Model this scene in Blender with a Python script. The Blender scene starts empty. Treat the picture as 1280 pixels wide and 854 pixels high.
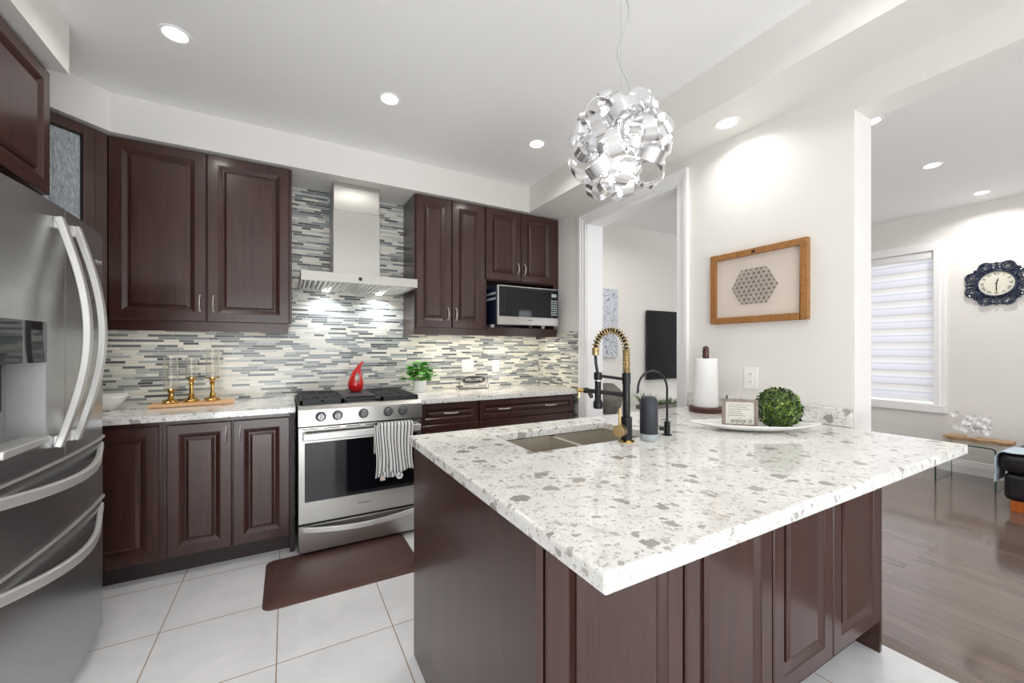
import bpy, bmesh, math, random
from mathutils import Vector, Matrix
random.seed(7)
PI = math.pi
SC = bpy.context.scene
COL = SC.collection

# ------------------------------------------------------------------ camera, world, big lights, exposure
cam = bpy.data.objects.new('camera', bpy.data.cameras.new('camera'))
COL.objects.link(cam)
SC.camera = cam
cam.data.sensor_width = 36.0
cam.data.lens = 36.0 * 505.3 / 1280.0
cam.data.shift_y = 9.2 / 1280.0
cam.data.clip_start = 0.02
cam.location = (0.0, 0.0, 1.282)
cam.rotation_euler = (PI / 2, 0, -math.radians(29.18))

SC.view_settings.view_transform = 'Standard'
SC.view_settings.look = 'None'
SC.view_settings.gamma = 1.0
SC.view_settings.use_curve_mapping = False
SC.view_settings.exposure = -0.25

world = bpy.data.worlds.new('world')
SC.world = world
world.use_nodes = True
world.node_tree.nodes['Background'].inputs[0].default_value = (0.93, 0.97, 1.0, 1)
world.node_tree.nodes['Background'].inputs[1].default_value = 1.2


def area(name, loc, rot, sx, sy, power, color=(1, 1, 1), shape='RECTANGLE', spread=PI):
    l = bpy.data.lights.new(name, 'AREA')
    l.shape = shape
    l.size = sx
    l.size_y = sy
    l.energy = power
    l.color = color
    l.spread = spread
    o = bpy.data.objects.new(name, l)
    COL.objects.link(o)
    o.location = loc
    o.rotation_euler = rot
    return o


# fill lamps added out of view, standing for daylight through assumed patio doors and windows
area('patio_fill', (0.1, -2.72, 1.25), (PI / 2, 0, 0), 2.4, 2.1, 60, (0.95, 0.98, 1.0))
area('living_fill', (4.2, -2.72, 1.4), (PI / 2, 0, 0), 2.6, 1.9, 34, (0.95, 0.98, 1.0))
# upward fill lamps added outside the openings to brighten the ceilings
area('patio_up_fill', (0.1, -2.95, 0.15), (PI / 2 + 0.75, 0, 0), 2.4, 0.6, 75, (0.97, 0.98, 1.0))
area('living_up_fill', (4.2, -2.95, 0.5), (PI / 2 + 0.7, 0, 0), 2.6, 0.6, 45, (0.97, 0.98, 1.0))
SC.cycles.diffuse_bounces = 8
SC.cycles.max_bounces = 12
area('side_window_daylight', (6.32, 2.1, 1.53), (PI / 2, 0, PI / 2), 1.0, 1.6, 13, (0.95, 0.98, 1.0))


# ------------------------------------------------------------------ materials
class NT:
    """tiny node-tree helper"""

    def __init__(self, name):
        self.m = bpy.data.materials.new(name)
        self.m.use_nodes = True
        self.t = self.m.node_tree
        self.n = self.t.nodes
        self.b = self.n['Principled BSDF']
        self.out = self.n['Material Output']

    def node(self, kind, **kw):
        x = self.n.new(kind)
        for k, v in kw.items():
            setattr(x, k, v)
        return x

    def link(self, a, b):
        self.t.links.new(a, b)

    def setin(self, sock, v):
        if hasattr(v, 'is_output') or isinstance(v, bpy.types.NodeSocket):
            self.link(v, sock)
        else:
            sock.default_value = v

    def math(self, op, a, b=0.0, c=None):
        x = self.node('ShaderNodeMath', operation=op)
        self.setin(x.inputs[0], a)
        self.setin(x.inputs[1], b)
        if c is not None:
            self.setin(x.inputs[2], c)
        return x.outputs[0]

    def mix(self, fac, a, b):
        x = self.node('ShaderNodeMix', data_type='RGBA')
        self.setin(x.inputs[0], fac)
        self.setin(x.inputs[6], a)
        self.setin(x.inputs[7], b)
        return x.outputs[2]

    def ramp(self, fac, stops, interp='LINEAR'):
        x = self.node('ShaderNodeValToRGB')
        x.color_ramp.interpolation = interp
        els = x.color_ramp.elements
        while len(els) < len(stops):
            els.new(0.5)
        for e, (p, c) in zip(els, stops):
            e.position = p
            e.color = c
        self.setin(x.inputs[0], fac)
        return x.outputs[0]

    def coord(self, scale=(1, 1, 1), rot=(0, 0, 0), loc=(0, 0, 0)):
        tc = self.node('ShaderNodeTexCoord')
        mp = self.node('ShaderNodeMapping')
        mp.inputs['Scale'].default_value = scale
        mp.inputs['Rotation'].default_value = rot
        mp.inputs['Location'].default_value = loc
        self.link(tc.outputs['Object'], mp.inputs[0])
        return mp.outputs[0]

    def noise(self, vec, scale, detail=3, rough=0.5, dist=0.0):
        x = self.node('ShaderNodeTexNoise')
        x.inputs['Scale'].default_value = scale
        x.inputs['Detail'].default_value = detail
        x.inputs['Roughness'].default_value = rough
        x.inputs['Distortion'].default_value = dist
        if vec is not None:
            self.link(vec, x.inputs['Vector'])
        return x.outputs['Fac']

    def bump(self, h, strength, dist=0.01):
        x = self.node('ShaderNodeBump')
        x.inputs['Strength'].default_value = strength
        x.inputs['Distance'].default_value = dist
        self.link(h, x.inputs['Height'])
        self.link(x.outputs[0], self.b.inputs['Normal'])

    def set(self, **kw):
        for k, v in kw.items():
            self.setin(self.b.inputs[k.replace('_', ' ')], v)
        return self


def lin(r, g, b):
    f = lambda c: c / 12.92 if c <= 0.04045 else ((c + 0.055) / 1.055) ** 2.4
    return (f(r / 255), f(g / 255), f(b / 255), 1)


def plain(name, rgb, rough=0.5, metal=0.0, spec=0.5, emit=None, estr=0.0, vary=0.03, coat=0.0):
    k = NT(name)
    c = lin(*rgb)
    fac = k.noise(k.coord(), 9.0, 2)
    d = tuple(x * (1 - vary) for x in c[:3]) + (1,)
    e = tuple(min(1, x * (1 + vary)) for x in c[:3]) + (1,)
    k.set(Base_Color=k.mix(fac, d, e), Roughness=rough, Metallic=metal)
    k.b.inputs['Specular IOR Level'].default_value = spec
    k.b.inputs['Coat Weight'].default_value = coat
    if emit:
        k.b.inputs['Emission Color'].default_value = lin(*emit)
        k.b.inputs['Emission Strength'].default_value = estr
    return k.m


def wood(name, dark, light, rough=0.3, scale=(16, 16, 1.3), bump=0.03, coat=0.0):
    k = NT(name)
    v = k.coord(scale)
    n1 = k.noise(v, 3.0, 5, 0.6, 0.8)
    n2 = k.noise(k.coord((60, 60, 1.6)), 3.0, 2)
    f = k.math('MULTIPLY_ADD', n2, 0.45, k.math('MULTIPLY', n1, 0.75))
    k.set(Base_Color=k.ramp(f, [(0.3, lin(*dark)), (0.8, lin(*light))]), Roughness=rough)
    k.b.inputs['Coat Weight'].default_value = coat
    k.b.inputs['Coat Roughness'].default_value = 0.12
    k.bump(n2, bump, 0.004)
    return k.m


def steel(name, rgb, rough=0.28, brush=(1, 1, 60), amount=0.03, aniso=0.4):
    k = NT(name)
    n = k.noise(k.coord(brush), 3.0, 3)
    c = lin(*rgb)
    k.set(Base_Color=k.mix(n, tuple(x * .97 for x in c[:3]) + (1,), c), Metallic=1.0,
          Roughness=rough)
    k.b.inputs['Anisotropic'].default_value = aniso
    tg = k.node('ShaderNodeTangent', direction_type='RADIAL', axis='Z')
    k.link(tg.outputs[0], k.b.inputs['Tangent'])
    return k.m


M = {}
M['wall'] = plain('wall_paint', (232, 230, 226), 0.6, vary=0.012)
M['ceil'] = plain('ceiling_paint', (247, 247, 247), 0.7, vary=0.01)
M['trim'] = plain('white_trim', (245, 245, 246), 0.35, vary=0.01)
M['white'] = plain('white_plastic', (240, 239, 236), 0.35)
M['ceramic'] = plain('white_ceramic', (240, 240, 238), 0.18, coat=0.5)
M['wood'] = wood('espresso_wood', (42, 22, 18), (72, 42, 35), 0.3, (11, 11, 0.9), 0.008, coat=0.25)
M['woodin'] = wood('dark_cabinet_inside', (28, 17, 17), (52, 34, 33), 0.5)
M['steel'] = steel('brushed_steel', (196, 194, 189), 0.30, aniso=0.75)
M['steelv'] = steel('fridge_steel', (190, 191, 192), 0.27, aniso=0.75)
M['steelh'] = plain('handle_steel', (214, 213, 210), 0.36, 0.6, vary=0.01)
M['sinksteel'] = plain('sink_steel', (206, 200, 188), 0.42, 0.75)
M['chrome'] = plain('chrome', (225, 225, 225), 0.12, 1.0)
M['nickel'] = plain('nickel', (222, 214, 206), 0.28, 0.7)
M['knob'] = plain('dark_chrome', (128, 128, 130), 0.3, 0.9)
M['alu'] = plain('polished_aluminium', (240, 240, 242), 0.2, 0.95)
M['black'] = plain('black_metal', (26, 26, 28), 0.35, 0.3)
M['iron'] = plain('cast_iron', (44, 45, 48), 0.5, 0.2)
M['blackglass'] = plain('black_glass', (12, 15, 20), 0.05, 0.0, 0.6)
M['screen'] = plain('screen_black', (12, 12, 14), 0.12, 0.0, 0.25)
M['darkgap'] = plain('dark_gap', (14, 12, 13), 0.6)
M['gold'] = plain('brass_gold', (206, 174, 110), 0.2, 1.0)
M['goldm'] = plain('brushed_gold', (186, 162, 116), 0.32, 1.0)
M['red'] = plain('red_glaze', (205, 28, 32), 0.15, coat=0.6)
M['speaker'] = plain('graphite_plastic', (44, 48, 58), 0.5)
M['paleg'] = plain('pale_grey_plastic', (178, 188, 190), 0.5)
M['greyp'] = plain('grey_dispenser_plastic', (150, 150, 150), 0.4)
M['leather'] = plain('black_leather', (22, 20, 24), 0.35)
M['throw'] = plain('pale_blue_throw', (190, 206, 218), 0.9)
M['orange'] = wood('orange_wood', (150, 70, 20), (205, 110, 45), 0.35)
M['frame'] = wood('honey_oak', (128, 84, 40), (176, 124, 72), 0.45, (3, 14, 14))
M['board'] = wood('pale_beech', (212, 160, 110), (238, 196, 150), 0.4, (2, 18, 18))
M['greywood'] = wood('weathered_wood', (112, 100, 90), (158, 146, 134), 0.7, (14, 14, 3))
M['walnut'] = wood('walnut', (52, 28, 24), (92, 54, 44), 0.35, (10, 10, 10))
M['bark'] = wood('live_edge', (110, 76, 48), (205, 170, 130), 0.6, (12, 2, 12))
M['paper'] = plain('paper_white', (246, 246, 246), 0.9)
M['linen'] = plain('linen_canvas', (216, 204, 192), 0.9, vary=0.06)
M['ink'] = plain('dark_ink', (50, 48, 48), 0.7)
M['rust'] = plain('rusty_wire', (66, 48, 42), 0.6, 0.4)
M['lamp'] = plain('lamp_glow', (255, 255, 255), 0.5, emit=(255, 252, 244), estr=9.0)
M['led'] = plain('led_glow', (255, 255, 255), 0.5, emit=(255, 236, 205), estr=5.0)
M['pane'] = plain('sky_pane', (255, 255, 255), 0.5, emit=(240, 246, 255), estr=1.2)
M['stone'] = plain('grey_stone', (112, 110, 104), 0.9, vary=0.3)
M['navy'] = plain('dark_blue_resin', (36, 46, 72), 0.22, 0.3, coat=0.6)
M['dial'] = plain('ivory_dial', (220, 218, 204), 0.6)
M['signboard'] = plain('whitewashed_board', (226, 222, 214), 0.8)
M['petal'] = plain('white_petal', (244, 244, 244), 0.5)
M['console'] = plain('grey_white_lacquer', (214, 214, 214), 0.3)
M['soil'] = plain('soil', (40, 30, 24), 0.9)


def leafmat(name, stops):
    k = NT(name)
    g = k.node('ShaderNodeNewGeometry')
    k.set(Base_Color=k.ramp(g.outputs['Random Per Island'], stops), Roughness=0.4)
    return k.m


M['box'] = leafmat('boxwood_leaf', [(0.0, lin(18, 34, 12)), (0.5, lin(52, 82, 26)), (0.85, lin(100, 132, 48)), (1.0, lin(160, 182, 84))])
M['leaf'] = leafmat('bright_leaf', [(0.0, lin(44, 110, 34)), (0.5, lin(84, 160, 54)), (1.0, lin(140, 200, 96))])
M['fern'] = leafmat('fern_leaf', [(0.0, lin(60, 100, 50)), (0.6, lin(100, 146, 74)), (1.0, lin(170, 190, 130))])


def glassmat(name, col, rough=0.0, trans=1.0, ior=1.45):
    k = NT(name)
    k.set(Base_Color=col, Roughness=rough, IOR=ior)
    k.b.inputs['Transmission Weight'].default_value = trans
    return k.m


M['glass'] = glassmat('clear_glass', (1, 1, 1, 1), 0.02, 1.0, 1.2)
M['amber'] = glassmat('smoky_glass', (0.97, 0.96, 0.92, 1), 0.03, 0.95, 1.35)
M['edge'] = plain('green_glass_edge', (22, 66, 58), 0.1, 0.0, 0.8)
M['tableglass'] = glassmat('table_glass', (0.93, 0.98, 0.96, 1), 0.0, 1.0, 1.12)


def rain_glass():
    k = NT('rain_glass')
    n = k.noise(k.coord((60, 60, 16)), 2.0, 4, 0.6, 0.6)
    k.set(Base_Color=k.ramp(n, [(0.3, lin(150, 160, 170)), (0.7, lin(226, 232, 238))]), Roughness=0.12)
    k.bump(n, 1.0, 0.02)
    return k.m


M['rain'] = rain_glass()


def mosaic(name, axis):
    k = NT(name)
    tc = k.node('ShaderNodeTexCoord')
    sx = k.node('ShaderNodeSeparateXYZ')
    k.link(tc.outputs['Object'], sx.inputs[0])
    u = sx.outputs[axis]
    z = sx.outputs[2]
    rh, L = 0.0177, 0.23
    zr = k.math('DIVIDE', z, rh)
    row = k.math('FLOOR', zr)
    zf = k.math('FRACT', zr)
    wn = k.node('ShaderNodeTexWhiteNoise', noise_dimensions='1D')
    k.link(row, wn.inputs['W'])
    x = k.math('MULTIPLY_ADD', wn.outputs['Value'], 17.3, k.math('DIVIDE', u, L))
    cell = k.math('FLOOR', x)
    fr = k.math('FRACT', x)
    h = k.node('ShaderNodeTexWhiteNoise', noise_dimensions='2D')
    cv = k.node('ShaderNodeCombineXYZ')
    k.link(cell, cv.inputs[0])
    k.link(row, cv.inputs[1])
    k.link(cv.outputs[0], h.inputs['Vector'])
    # each cell is cut at a random place in two strips
    cut = k.math('MULTIPLY_ADD', h.outputs['Value'], 0.5, 0.25)
    side = k.math('GREATER_THAN', fr, cut)
    cv2 = k.node('ShaderNodeCombineXYZ')
    k.link(k.math('MULTIPLY_ADD', cell, 2.0, side), cv2.inputs[0])
    k.link(row, cv2.inputs[1])
    h2 = k.node('ShaderNodeTexWhiteNoise', noise_dimensions='2D')
    k.link(cv2.outputs[0], h2.inputs['Vector'])
    r = h2.outputs['Value']
    pal = k.ramp(r, [(0.0, lin(228, 225, 213)), (0.22, lin(202, 205, 199)), (0.37, lin(174, 180, 178)), (0.50, lin(136, 143, 146)),
                     (0.66, lin(102, 109, 114)), (0.81, lin(68, 75, 82)), (0.90, lin(236, 234, 226))], 'CONSTANT')
    marb = k.noise(k.coord((30, 30, 80)), 3.0, 3)
    pal = k.mix(k.math('MULTIPLY', marb, 0.15), pal, lin(215, 214, 204))
    # grout
    d1 = k.math('MINIMUM', fr, k.math('SUBTRACT', 1.0, fr))
    d2 = k.math('ABSOLUTE', k.math('SUBTRACT', fr, cut))
    dx = k.math('MULTIPLY', k.math('MINIMUM', d1, d2), L)
    dz = k.math('MULTIPLY', k.math('MINIMUM', zf, k.math('SUBTRACT', 1.0, zf)), rh)
    g = k.math('LESS_THAN', k.math('MINIMUM', dx, dz), 0.0013)
    k.set(Base_Color=k.mix(g, pal, lin(206, 205, 196)), Roughness=k.math('MULTIPLY_ADD', g, 0.5, 0.16))
    return k.m


M['mosaic_x'] = mosaic('mosaic_strips_back', 0)
M['mosaic_y'] = mosaic('mosaic_strips_side', 1)


def quartz():
    k = NT('speckled_quartz')
    c0 = k.coord()
    nz = k.node('ShaderNodeTexNoise')
    nz.inputs['Scale'].default_value = 30
    nz.inputs['Detail'].default_value = 6
    nz.inputs['Roughness'].default_value = 0.65
    k.link(c0, nz.inputs['Vector'])
    va = k.node('ShaderNodeVectorMath', operation='MULTIPLY_ADD')
    k.link(nz.outputs['Color'], va.inputs[0])
    va.inputs[1].default_value = (0.045, 0.045, 0.045)
    k.link(c0, va.inputs[2])
    p = va.outputs[0]

    def vor(scale, thr):
        v = k.node('ShaderNodeTexVoronoi')
        v.inputs['Scale'].default_value = scale
        k.link(p, v.inputs['Vector'])
        s = k.node('ShaderNodeSeparateColor')
        k.link(v.outputs['Color'], s.inputs[0])
        inner = k.math('LESS_THAN', v.outputs['Distance'], 0.42)
        return k.math('MULTIPLY', k.math('GREATER_THAN', s.outputs[0], thr), inner), s.outputs[1]
    m1, t1 = vor(19, 0.87)
    m2, t2 = vor(44, 0.83)
    m3, t3 = vor(95, 0.74)
    fine = k.ramp(k.noise(c0, 75, 4, 0.7), [(0.56, (0, 0, 0, 1)), (0.64, (1, 1, 1, 1))])
    cloud = k.noise(c0, 14, 6, 0.65)
    base = k.ramp(cloud, [(0.30, lin(206, 203, 198)), (0.42, lin(234, 233, 229)), (0.6, lin(240, 240, 237))])
    base = k.mix(k.math('MULTIPLY', fine, 0.55), base, lin(186, 182, 176))
    col = k.mix(k.math('MULTIPLY', m3, 0.65), base, lin(168, 163, 156))
    col = k.mix(k.math('MULTIPLY', m2, 0.8), col, k.mix(t2, lin(182, 177, 170), lin(150, 147, 143)))
    col = k.mix(k.math('MULTIPLY', m1, 0.9), col, k.mix(t1, lin(176, 170, 162), lin(144, 141, 136)))
    k.set(Base_Color=col, Roughness=0.07)
    return k.m


M['quartz'] = quartz()


def tiles():
    k = NT('white_floor_tile')
    tc = k.node('ShaderNodeTexCoord')
    s = k.node('ShaderNodeSeparateXYZ')
    k.link(tc.outputs['Object'], s.inputs[0])
    ts = 0.4654

    def edge(sock, off):
        f = k.math('FRACT', k.math('DIVIDE', k.math('ADD', sock, off), ts))
        return k.math('MINIMUM', f, k.math('SUBTRACT', 1.0, f))
    e = k.math('MULTIPLY', k.math('MINIMUM', edge(s.outputs[0], 0.5004 + 10 * ts), edge(s.outputs[1], -1.9018 + 10 * ts)), ts)
    g = k.math('LESS_THAN', e, 0.0022)
    n = k.noise(k.coord(), 5, 6, 0.65, 0.6)
    col = k.ramp(n, [(0.3, lin(230, 231, 234)), (0.7, lin(244, 244, 246))])
    k.set(Base_Color=k.mix(g, col, lin(158, 132, 106)), Roughness=k.math('MULTIPLY_ADD', g, 0.6, 0.13))
    return k.m


M['tile'] = tiles()


def planks(name, dark, light):
    k = NT(name)
    tc = k.node('ShaderNodeTexCoord')
    mp = k.node('ShaderNodeMapping')
    mp.inputs['Rotation'].default_value = (0, 0, PI / 2)
    k.link(tc.outputs['Object'], mp.inputs[0])
    b = k.node('ShaderNodeTexBrick')
    b.inputs['Color1'].default_value = (0, 0, 0, 1)
    b.inputs['Color2'].default_value = (1, 1, 1, 1)
    b.inputs['Mortar'].default_value = (0, 0, 0, 1)
    b.inputs['Scale'].default_value = 1.0
    b.inputs['Mortar Size'].default_value = 0.0012
    b.inputs['Brick Width'].default_value = 0.95
    b.inputs['Row Height'].default_value = 0.085
    b.offset = 0.37
    k.link(mp.outputs[0], b.inputs['Vector'])
    n = k.noise(k.coord((30, 2.0, 30)), 2.0, 4, 0.6, 0.4)
    f = k.math('MULTIPLY_ADD', b.outputs['Color'], 0.45, k.math('MULTIPLY', n, 0.6))
    col = k.ramp(f, [(0.15, lin(*dark)), (0.85, lin(*light))])
    k.set(Base_Color=k.mix(b.outputs['Fac'], col, lin(66, 52, 48)), Roughness=0.17)
    k.b.inputs['Coat Weight'].default_value = 0.6
    k.b.inputs['Coat Roughness'].default_value = 0.06
    return k.m


M['plank'] = planks('grey_brown_planks', (96, 80, 74), (122, 104, 97))
M['strip'] = wood('threshold_wood', (96, 78, 72), (128, 108, 100), 0.3, (12, 1.5, 12))


def stripes(name):
    k = NT(name)
    tc = k.node('ShaderNodeTexCoord')
    s = k.node('ShaderNodeSeparateXYZ')
    k.link(tc.outputs['UV'], s.inputs[0])
    f = k.math('FRACT', k.math('MULTIPLY', s.outputs[0], 10.0))
    col = k.ramp(f, [(0.0, lin(238, 238, 236)), (0.3, lin(74, 74, 80)), (0.62, lin(238, 238, 236)), (0.72, lin(120, 120, 126)),
                     (0.78, lin(238, 238, 236))], 'CONSTANT')
    k.set(Base_Color=col, Roughness=0.95)
    return k.m


M['stripe'] = stripes('striped_cotton')


def blindmat():
    k = NT('sheer_blind_fabric')
    tc = k.node('ShaderNodeTexCoord')
    s = k.node('ShaderNodeSeparateXYZ')
    k.link(tc.outputs['Object'], s.inputs[0])
    f = k.math('FRACT', k.math('DIVIDE', s.outputs[2], 0.158))
    col = k.ramp(f, [(0.0, lin(200, 198, 196)), (0.06, lin(236, 236, 242)), (0.45, lin(246, 246, 250)), (0.5, lin(216, 219, 230)),
                     (0.57, lin(250, 250, 252)), (0.95, lin(238, 236, 234))])
    tr = k.node('ShaderNodeBsdfTranslucent')
    k.link(col, tr.inputs[0])
    mx = k.node('ShaderNodeMixShader')
    mx.inputs[0].default_value = 0.45
    k.set(Base_Color=col, Roughness=0.9)
    k.link(k.b.outputs[0], mx.inputs[1])
    k.link(tr.outputs[0], mx.inputs[2])
    k.link(mx.outputs[0], k.out.inputs[0])
    return k.m


M['blind'] = blindmat()


def matte_mat():
    k = NT('brown_mat_foam')
    w = k.node('ShaderNodeTexWave')
    w.inputs['Scale'].default_value = 60
    k.link(k.coord(), w.inputs['Vector'])
    k.set(Base_Color=k.mix(w.outputs['Fac'], lin(88, 62, 57), lin(100, 74, 68)), Roughness=0.36)
    k.bump(w.outputs['Fac'], 0.25, 0.004)
    return k.m


M['mat'] = matte_mat()


def baffle():
    return steel('baffle_steel', (214, 214, 214), 0.22)


def winter():
    k = NT('winter_tree_print')
    v = k.node('ShaderNodeTexVoronoi', feature='DISTANCE_TO_EDGE')
    v.inputs['Scale'].default_value = 7
    nz = k.node('ShaderNodeTexNoise')
    nz.inputs['Scale'].default_value = 6
    k.link(k.coord((1, 1, 0.6)), nz.inputs['Vector'])
    k.link(nz.outputs['Color'], v.inputs['Vector'])
    m = k.math('LESS_THAN', v.outputs['Distance'], 0.035)
    k.set(Base_Color=k.mix(m, lin(206, 212, 222), lin(128, 134, 146)), Roughness=0.7)
    return k.m


M['print'] = winter()


# ------------------------------------------------------------------ mesh builder
class MB:
    def __init__(self, mtx=None):
        self.v, self.f, self.uv = [], [], None
        self.M = mtx

    def add(self, vs, fs):
        o = len(self.v)
        self.v += [Vector(self.M @ Vector(p)) if self.M else Vector(p) for p in vs]
        self.f += [tuple(i + o for i in q) for q in fs]
        return self

    def box(self, a, b):
        (x0, y0, z0), (x1, y1, z1) = a, b
        vs = [(x0, y0, z0), (x1, y0, z0), (x1, y1, z0), (x0, y1, z0), (x0, y0, z1), (x1, y0, z1), (x1, y1, z1), (x0, y1, z1)]
        return self.add(vs, [(0, 3, 2, 1), (4, 5, 6, 7), (0, 1, 5, 4), (1, 2, 6, 5), (2, 3, 7, 6), (3, 0, 4, 7)])

    def prism(self, poly, a, b, mp):
        """poly in 2-D, extruded from a to b; mp(p, q, t) gives the 3-D point"""
        n = len(poly)
        vs = [mp(p, q, a) for p, q in poly] + [mp(p, q, b) for p, q in poly]
        fs = [tuple(range(n - 1, -1, -1)), tuple(range(n, 2 * n))]
        fs += [(i, (i + 1) % n, n + (i + 1) % n, n + i) for i in range(n)]
        return self.add(vs, fs)

    def cyl(self, p0, p1, r0, r1=None, n=24, caps=True):
        r1 = r0 if r1 is None else r1
        p0, p1 = Vector(p0), Vector(p1)
        d = (p1 - p0).normalized()
        a = d.orthogonal().normalized()
        b = d.cross(a)
        vs = []
        for p, r in ((p0, r0), (p1, r1)):
            vs += [p + r * (math.cos(2 * PI * i / n) * a + math.sin(2 * PI * i / n) * b) for i in range(n)]
        fs = [(i, (i + 1) % n, n + (i + 1) % n, n + i) for i in range(n)]
        if caps:
            fs += [tuple(range(n - 1, -1, -1)), tuple(range(n, 2 * n))]
        return self.add(vs, fs)

    def lathe(self, prof, c=(0, 0, 0), n=32, sy=1.0):
        c = Vector(c)
        vs, fs = [], []
        for r, z in prof:
            vs += [c + Vector((r * math.cos(2 * PI * i / n), sy * r * math.sin(2 * PI * i / n), z)) for i in range(n)]
        for k in range(len(prof) - 1):
            fs += [(k * n + i, k * n + (i + 1) % n, (k + 1) * n + (i + 1) % n, (k + 1) * n + i) for i in range(n)]
        if prof[0][0] > 1e-6:
            fs.append(tuple(range(n - 1, -1, -1)))
        if prof[-1][0] > 1e-6:
            k = (len(prof) - 1) * n
            fs.append(tuple(range(k, k + n)))
        return self.add(vs, fs)

    def tube(self, path, r, n=8, closed=False):
        P = [Vector(p) for p in path]
        m = len(P)
        R = r if isinstance(r, (list, tuple)) else [r] * m
        vs, fs = [], []
        a = None
        for i in range(m):
            if closed:
                d = P[(i + 1) % m] - P[i - 1]
            else:
                d = P[min(i + 1, m - 1)] - P[max(i - 1, 0)]
            d = d.normalized()
            if a is None:
                a = d.orthogonal().normalized()
            else:
                a = (a - d * a.dot(d))
                a = a.normalized() if a.length > 1e-6 else d.orthogonal().normalized()
            b = d.cross(a)
            vs += [P[i] + R[i] * (math.cos(2 * PI * j / n) * a + math.sin(2 * PI * j / n) * b) for j in range(n)]
        for i in range(m if closed else m - 1):
            k = (i + 1) % m
            fs += [(i * n + j, i * n + (j + 1) % n, k * n + (j + 1) % n, k * n + j) for j in range(n)]
        if not closed:
            fs += [tuple(range(n - 1, -1, -1)), tuple(range((m - 1) * n, m * n))]
        return self.add(vs, fs)

    def band(self, path, sides, w, t):
        """flat strip with thickness: path points, side direction per point"""
        P = [Vector(p) for p in path]
        S = [Vector(s).normalized() for s in (sides if isinstance(sides, list) else [sides] * len(P))]
        vs, fs = [], []
        m = len(P)
        for i in range(m):
            d = (P[min(i + 1, m - 1)] - P[max(i - 1, 0)]).normalized()
            nn = d.cross(S[i]).normalized()
            for su, sn in ((-1, -1), (1, -1), (1, 1), (-1, 1)):
                vs.append(P[i] + S[i] * (su * w / 2) + nn * (sn * t / 2))
        for i in range(m - 1):
            fs += [(i * 4 + j, i * 4 + (j + 1) % 4, (i + 1) * 4 + (j + 1) % 4, (i + 1) * 4 + j) for j in range(4)]
        fs += [(3, 2, 1, 0), tuple((m - 1) * 4 + j for j in range(4))]
        return self.add(vs, fs)

    def grid(self, fn, nu, nv, uv=False):
        vs = [fn(i / nu, j / nv) for j in range(nv + 1) for i in range(nu + 1)]
        w = nu + 1
        fs = [(j * w + i, j * w + i + 1, (j + 1) * w + i + 1, (j + 1) * w + i) for j in range(nv) for i in range(nu)]
        if uv:
            self.uv = (self.uv or []) + [(i / nu, j / nv) for j in range(nv + 1) for i in range(nu + 1)]
        return self.add(vs, fs)

    def sphere(self, c, r, n=16, m=10, sc=(1, 1, 1)):
        prof = [(r * math.sin(PI * k / m) * 1.0, -r * math.cos(PI * k / m) * sc[2]) for k in range(m + 1)]
        prof[0] = (0, prof[0][1])
        prof[-1] = (0, prof[-1][1])
        return self.lathe(prof, c, n)

    def build(self, name, mat, parent=None, bevel=0.0, smooth=True, seg=2, local=False, solid=0.0, weld=True, angle=35):
        off = Vector(parent.matrix_basis.translation) if (parent is not None and not local) else Vector((0, 0, 0))
        if parent is not None and not local and parent.parent is not None:
            off = off + Vector(parent.parent.matrix_basis.translation)
        me = bpy.data.meshes.new(name)
        me.from_pydata([tuple(p - off) for p in self.v], [], self.f)
        if self.uv:
            uvl = me.uv_layers.new(name='UVMap')
            for l in me.loops:
                uvl.data[l.index].uv = self.uv[l.vertex_index]
        bm = bmesh.new()
        bm.from_mesh(me)
        if weld and not self.uv:
            bmesh.ops.remove_doubles(bm, verts=bm.verts, dist=1e-5)
        bmesh.ops.recalc_face_normals(bm, faces=bm.faces)
        bm.to_mesh(me)
        bm.free()
        if smooth:
            me.polygons.foreach_set('use_smooth', [True] * len(me.polygons))
            me.set_sharp_from_angle(angle=math.radians(angle))
        me.materials.append(M[mat] if isinstance(mat, str) else mat)
        o = bpy.data.objects.new(name, me)
        COL.objects.link(o)
        if parent is not None:
            o.parent = parent
        if solid:
            s = o.modifiers.new('thickness', 'SOLIDIFY')
            s.thickness = solid
            s.offset = 0
        if bevel:
            b = o.modifiers.new('bevel', 'BEVEL')
            b.width = bevel
            b.segments = seg
            b.limit_method = 'ANGLE'
            b.angle_limit = math.radians(40)
        return o


def thing(name, label, cat, loc, group=None):
    o = bpy.data.objects.new(name, None)
    o.empty_display_size = 0.05
    COL.objects.link(o)
    o.location = loc
    o['label'] = label
    o['category'] = cat
    if group:
        o['group'] = group
    return o


def tag(o, label, cat, group=None):
    o['label'] = label
    o['category'] = cat
    if group:
        o['group'] = group
    return o


def struct(o, label=None):
    o['kind'] = 'structure'
    if label:
        o['label'] = label
    return o


def copy_tree(o, parent=None):
    c = o.copy()
    COL.objects.link(c)
    if parent is not None:
        c.parent = parent
    for ch in [k for k in bpy.data.objects if k.parent == o]:
        copy_tree(ch, c)
    return c


def frame(o, ux, uy, un):
    m = Matrix.Identity(4)
    for i in range(3):
        m[i][0], m[i][1], m[i][2], m[i][3] = ux[i], uy[i], un[i], o[i]
    return m


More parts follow.
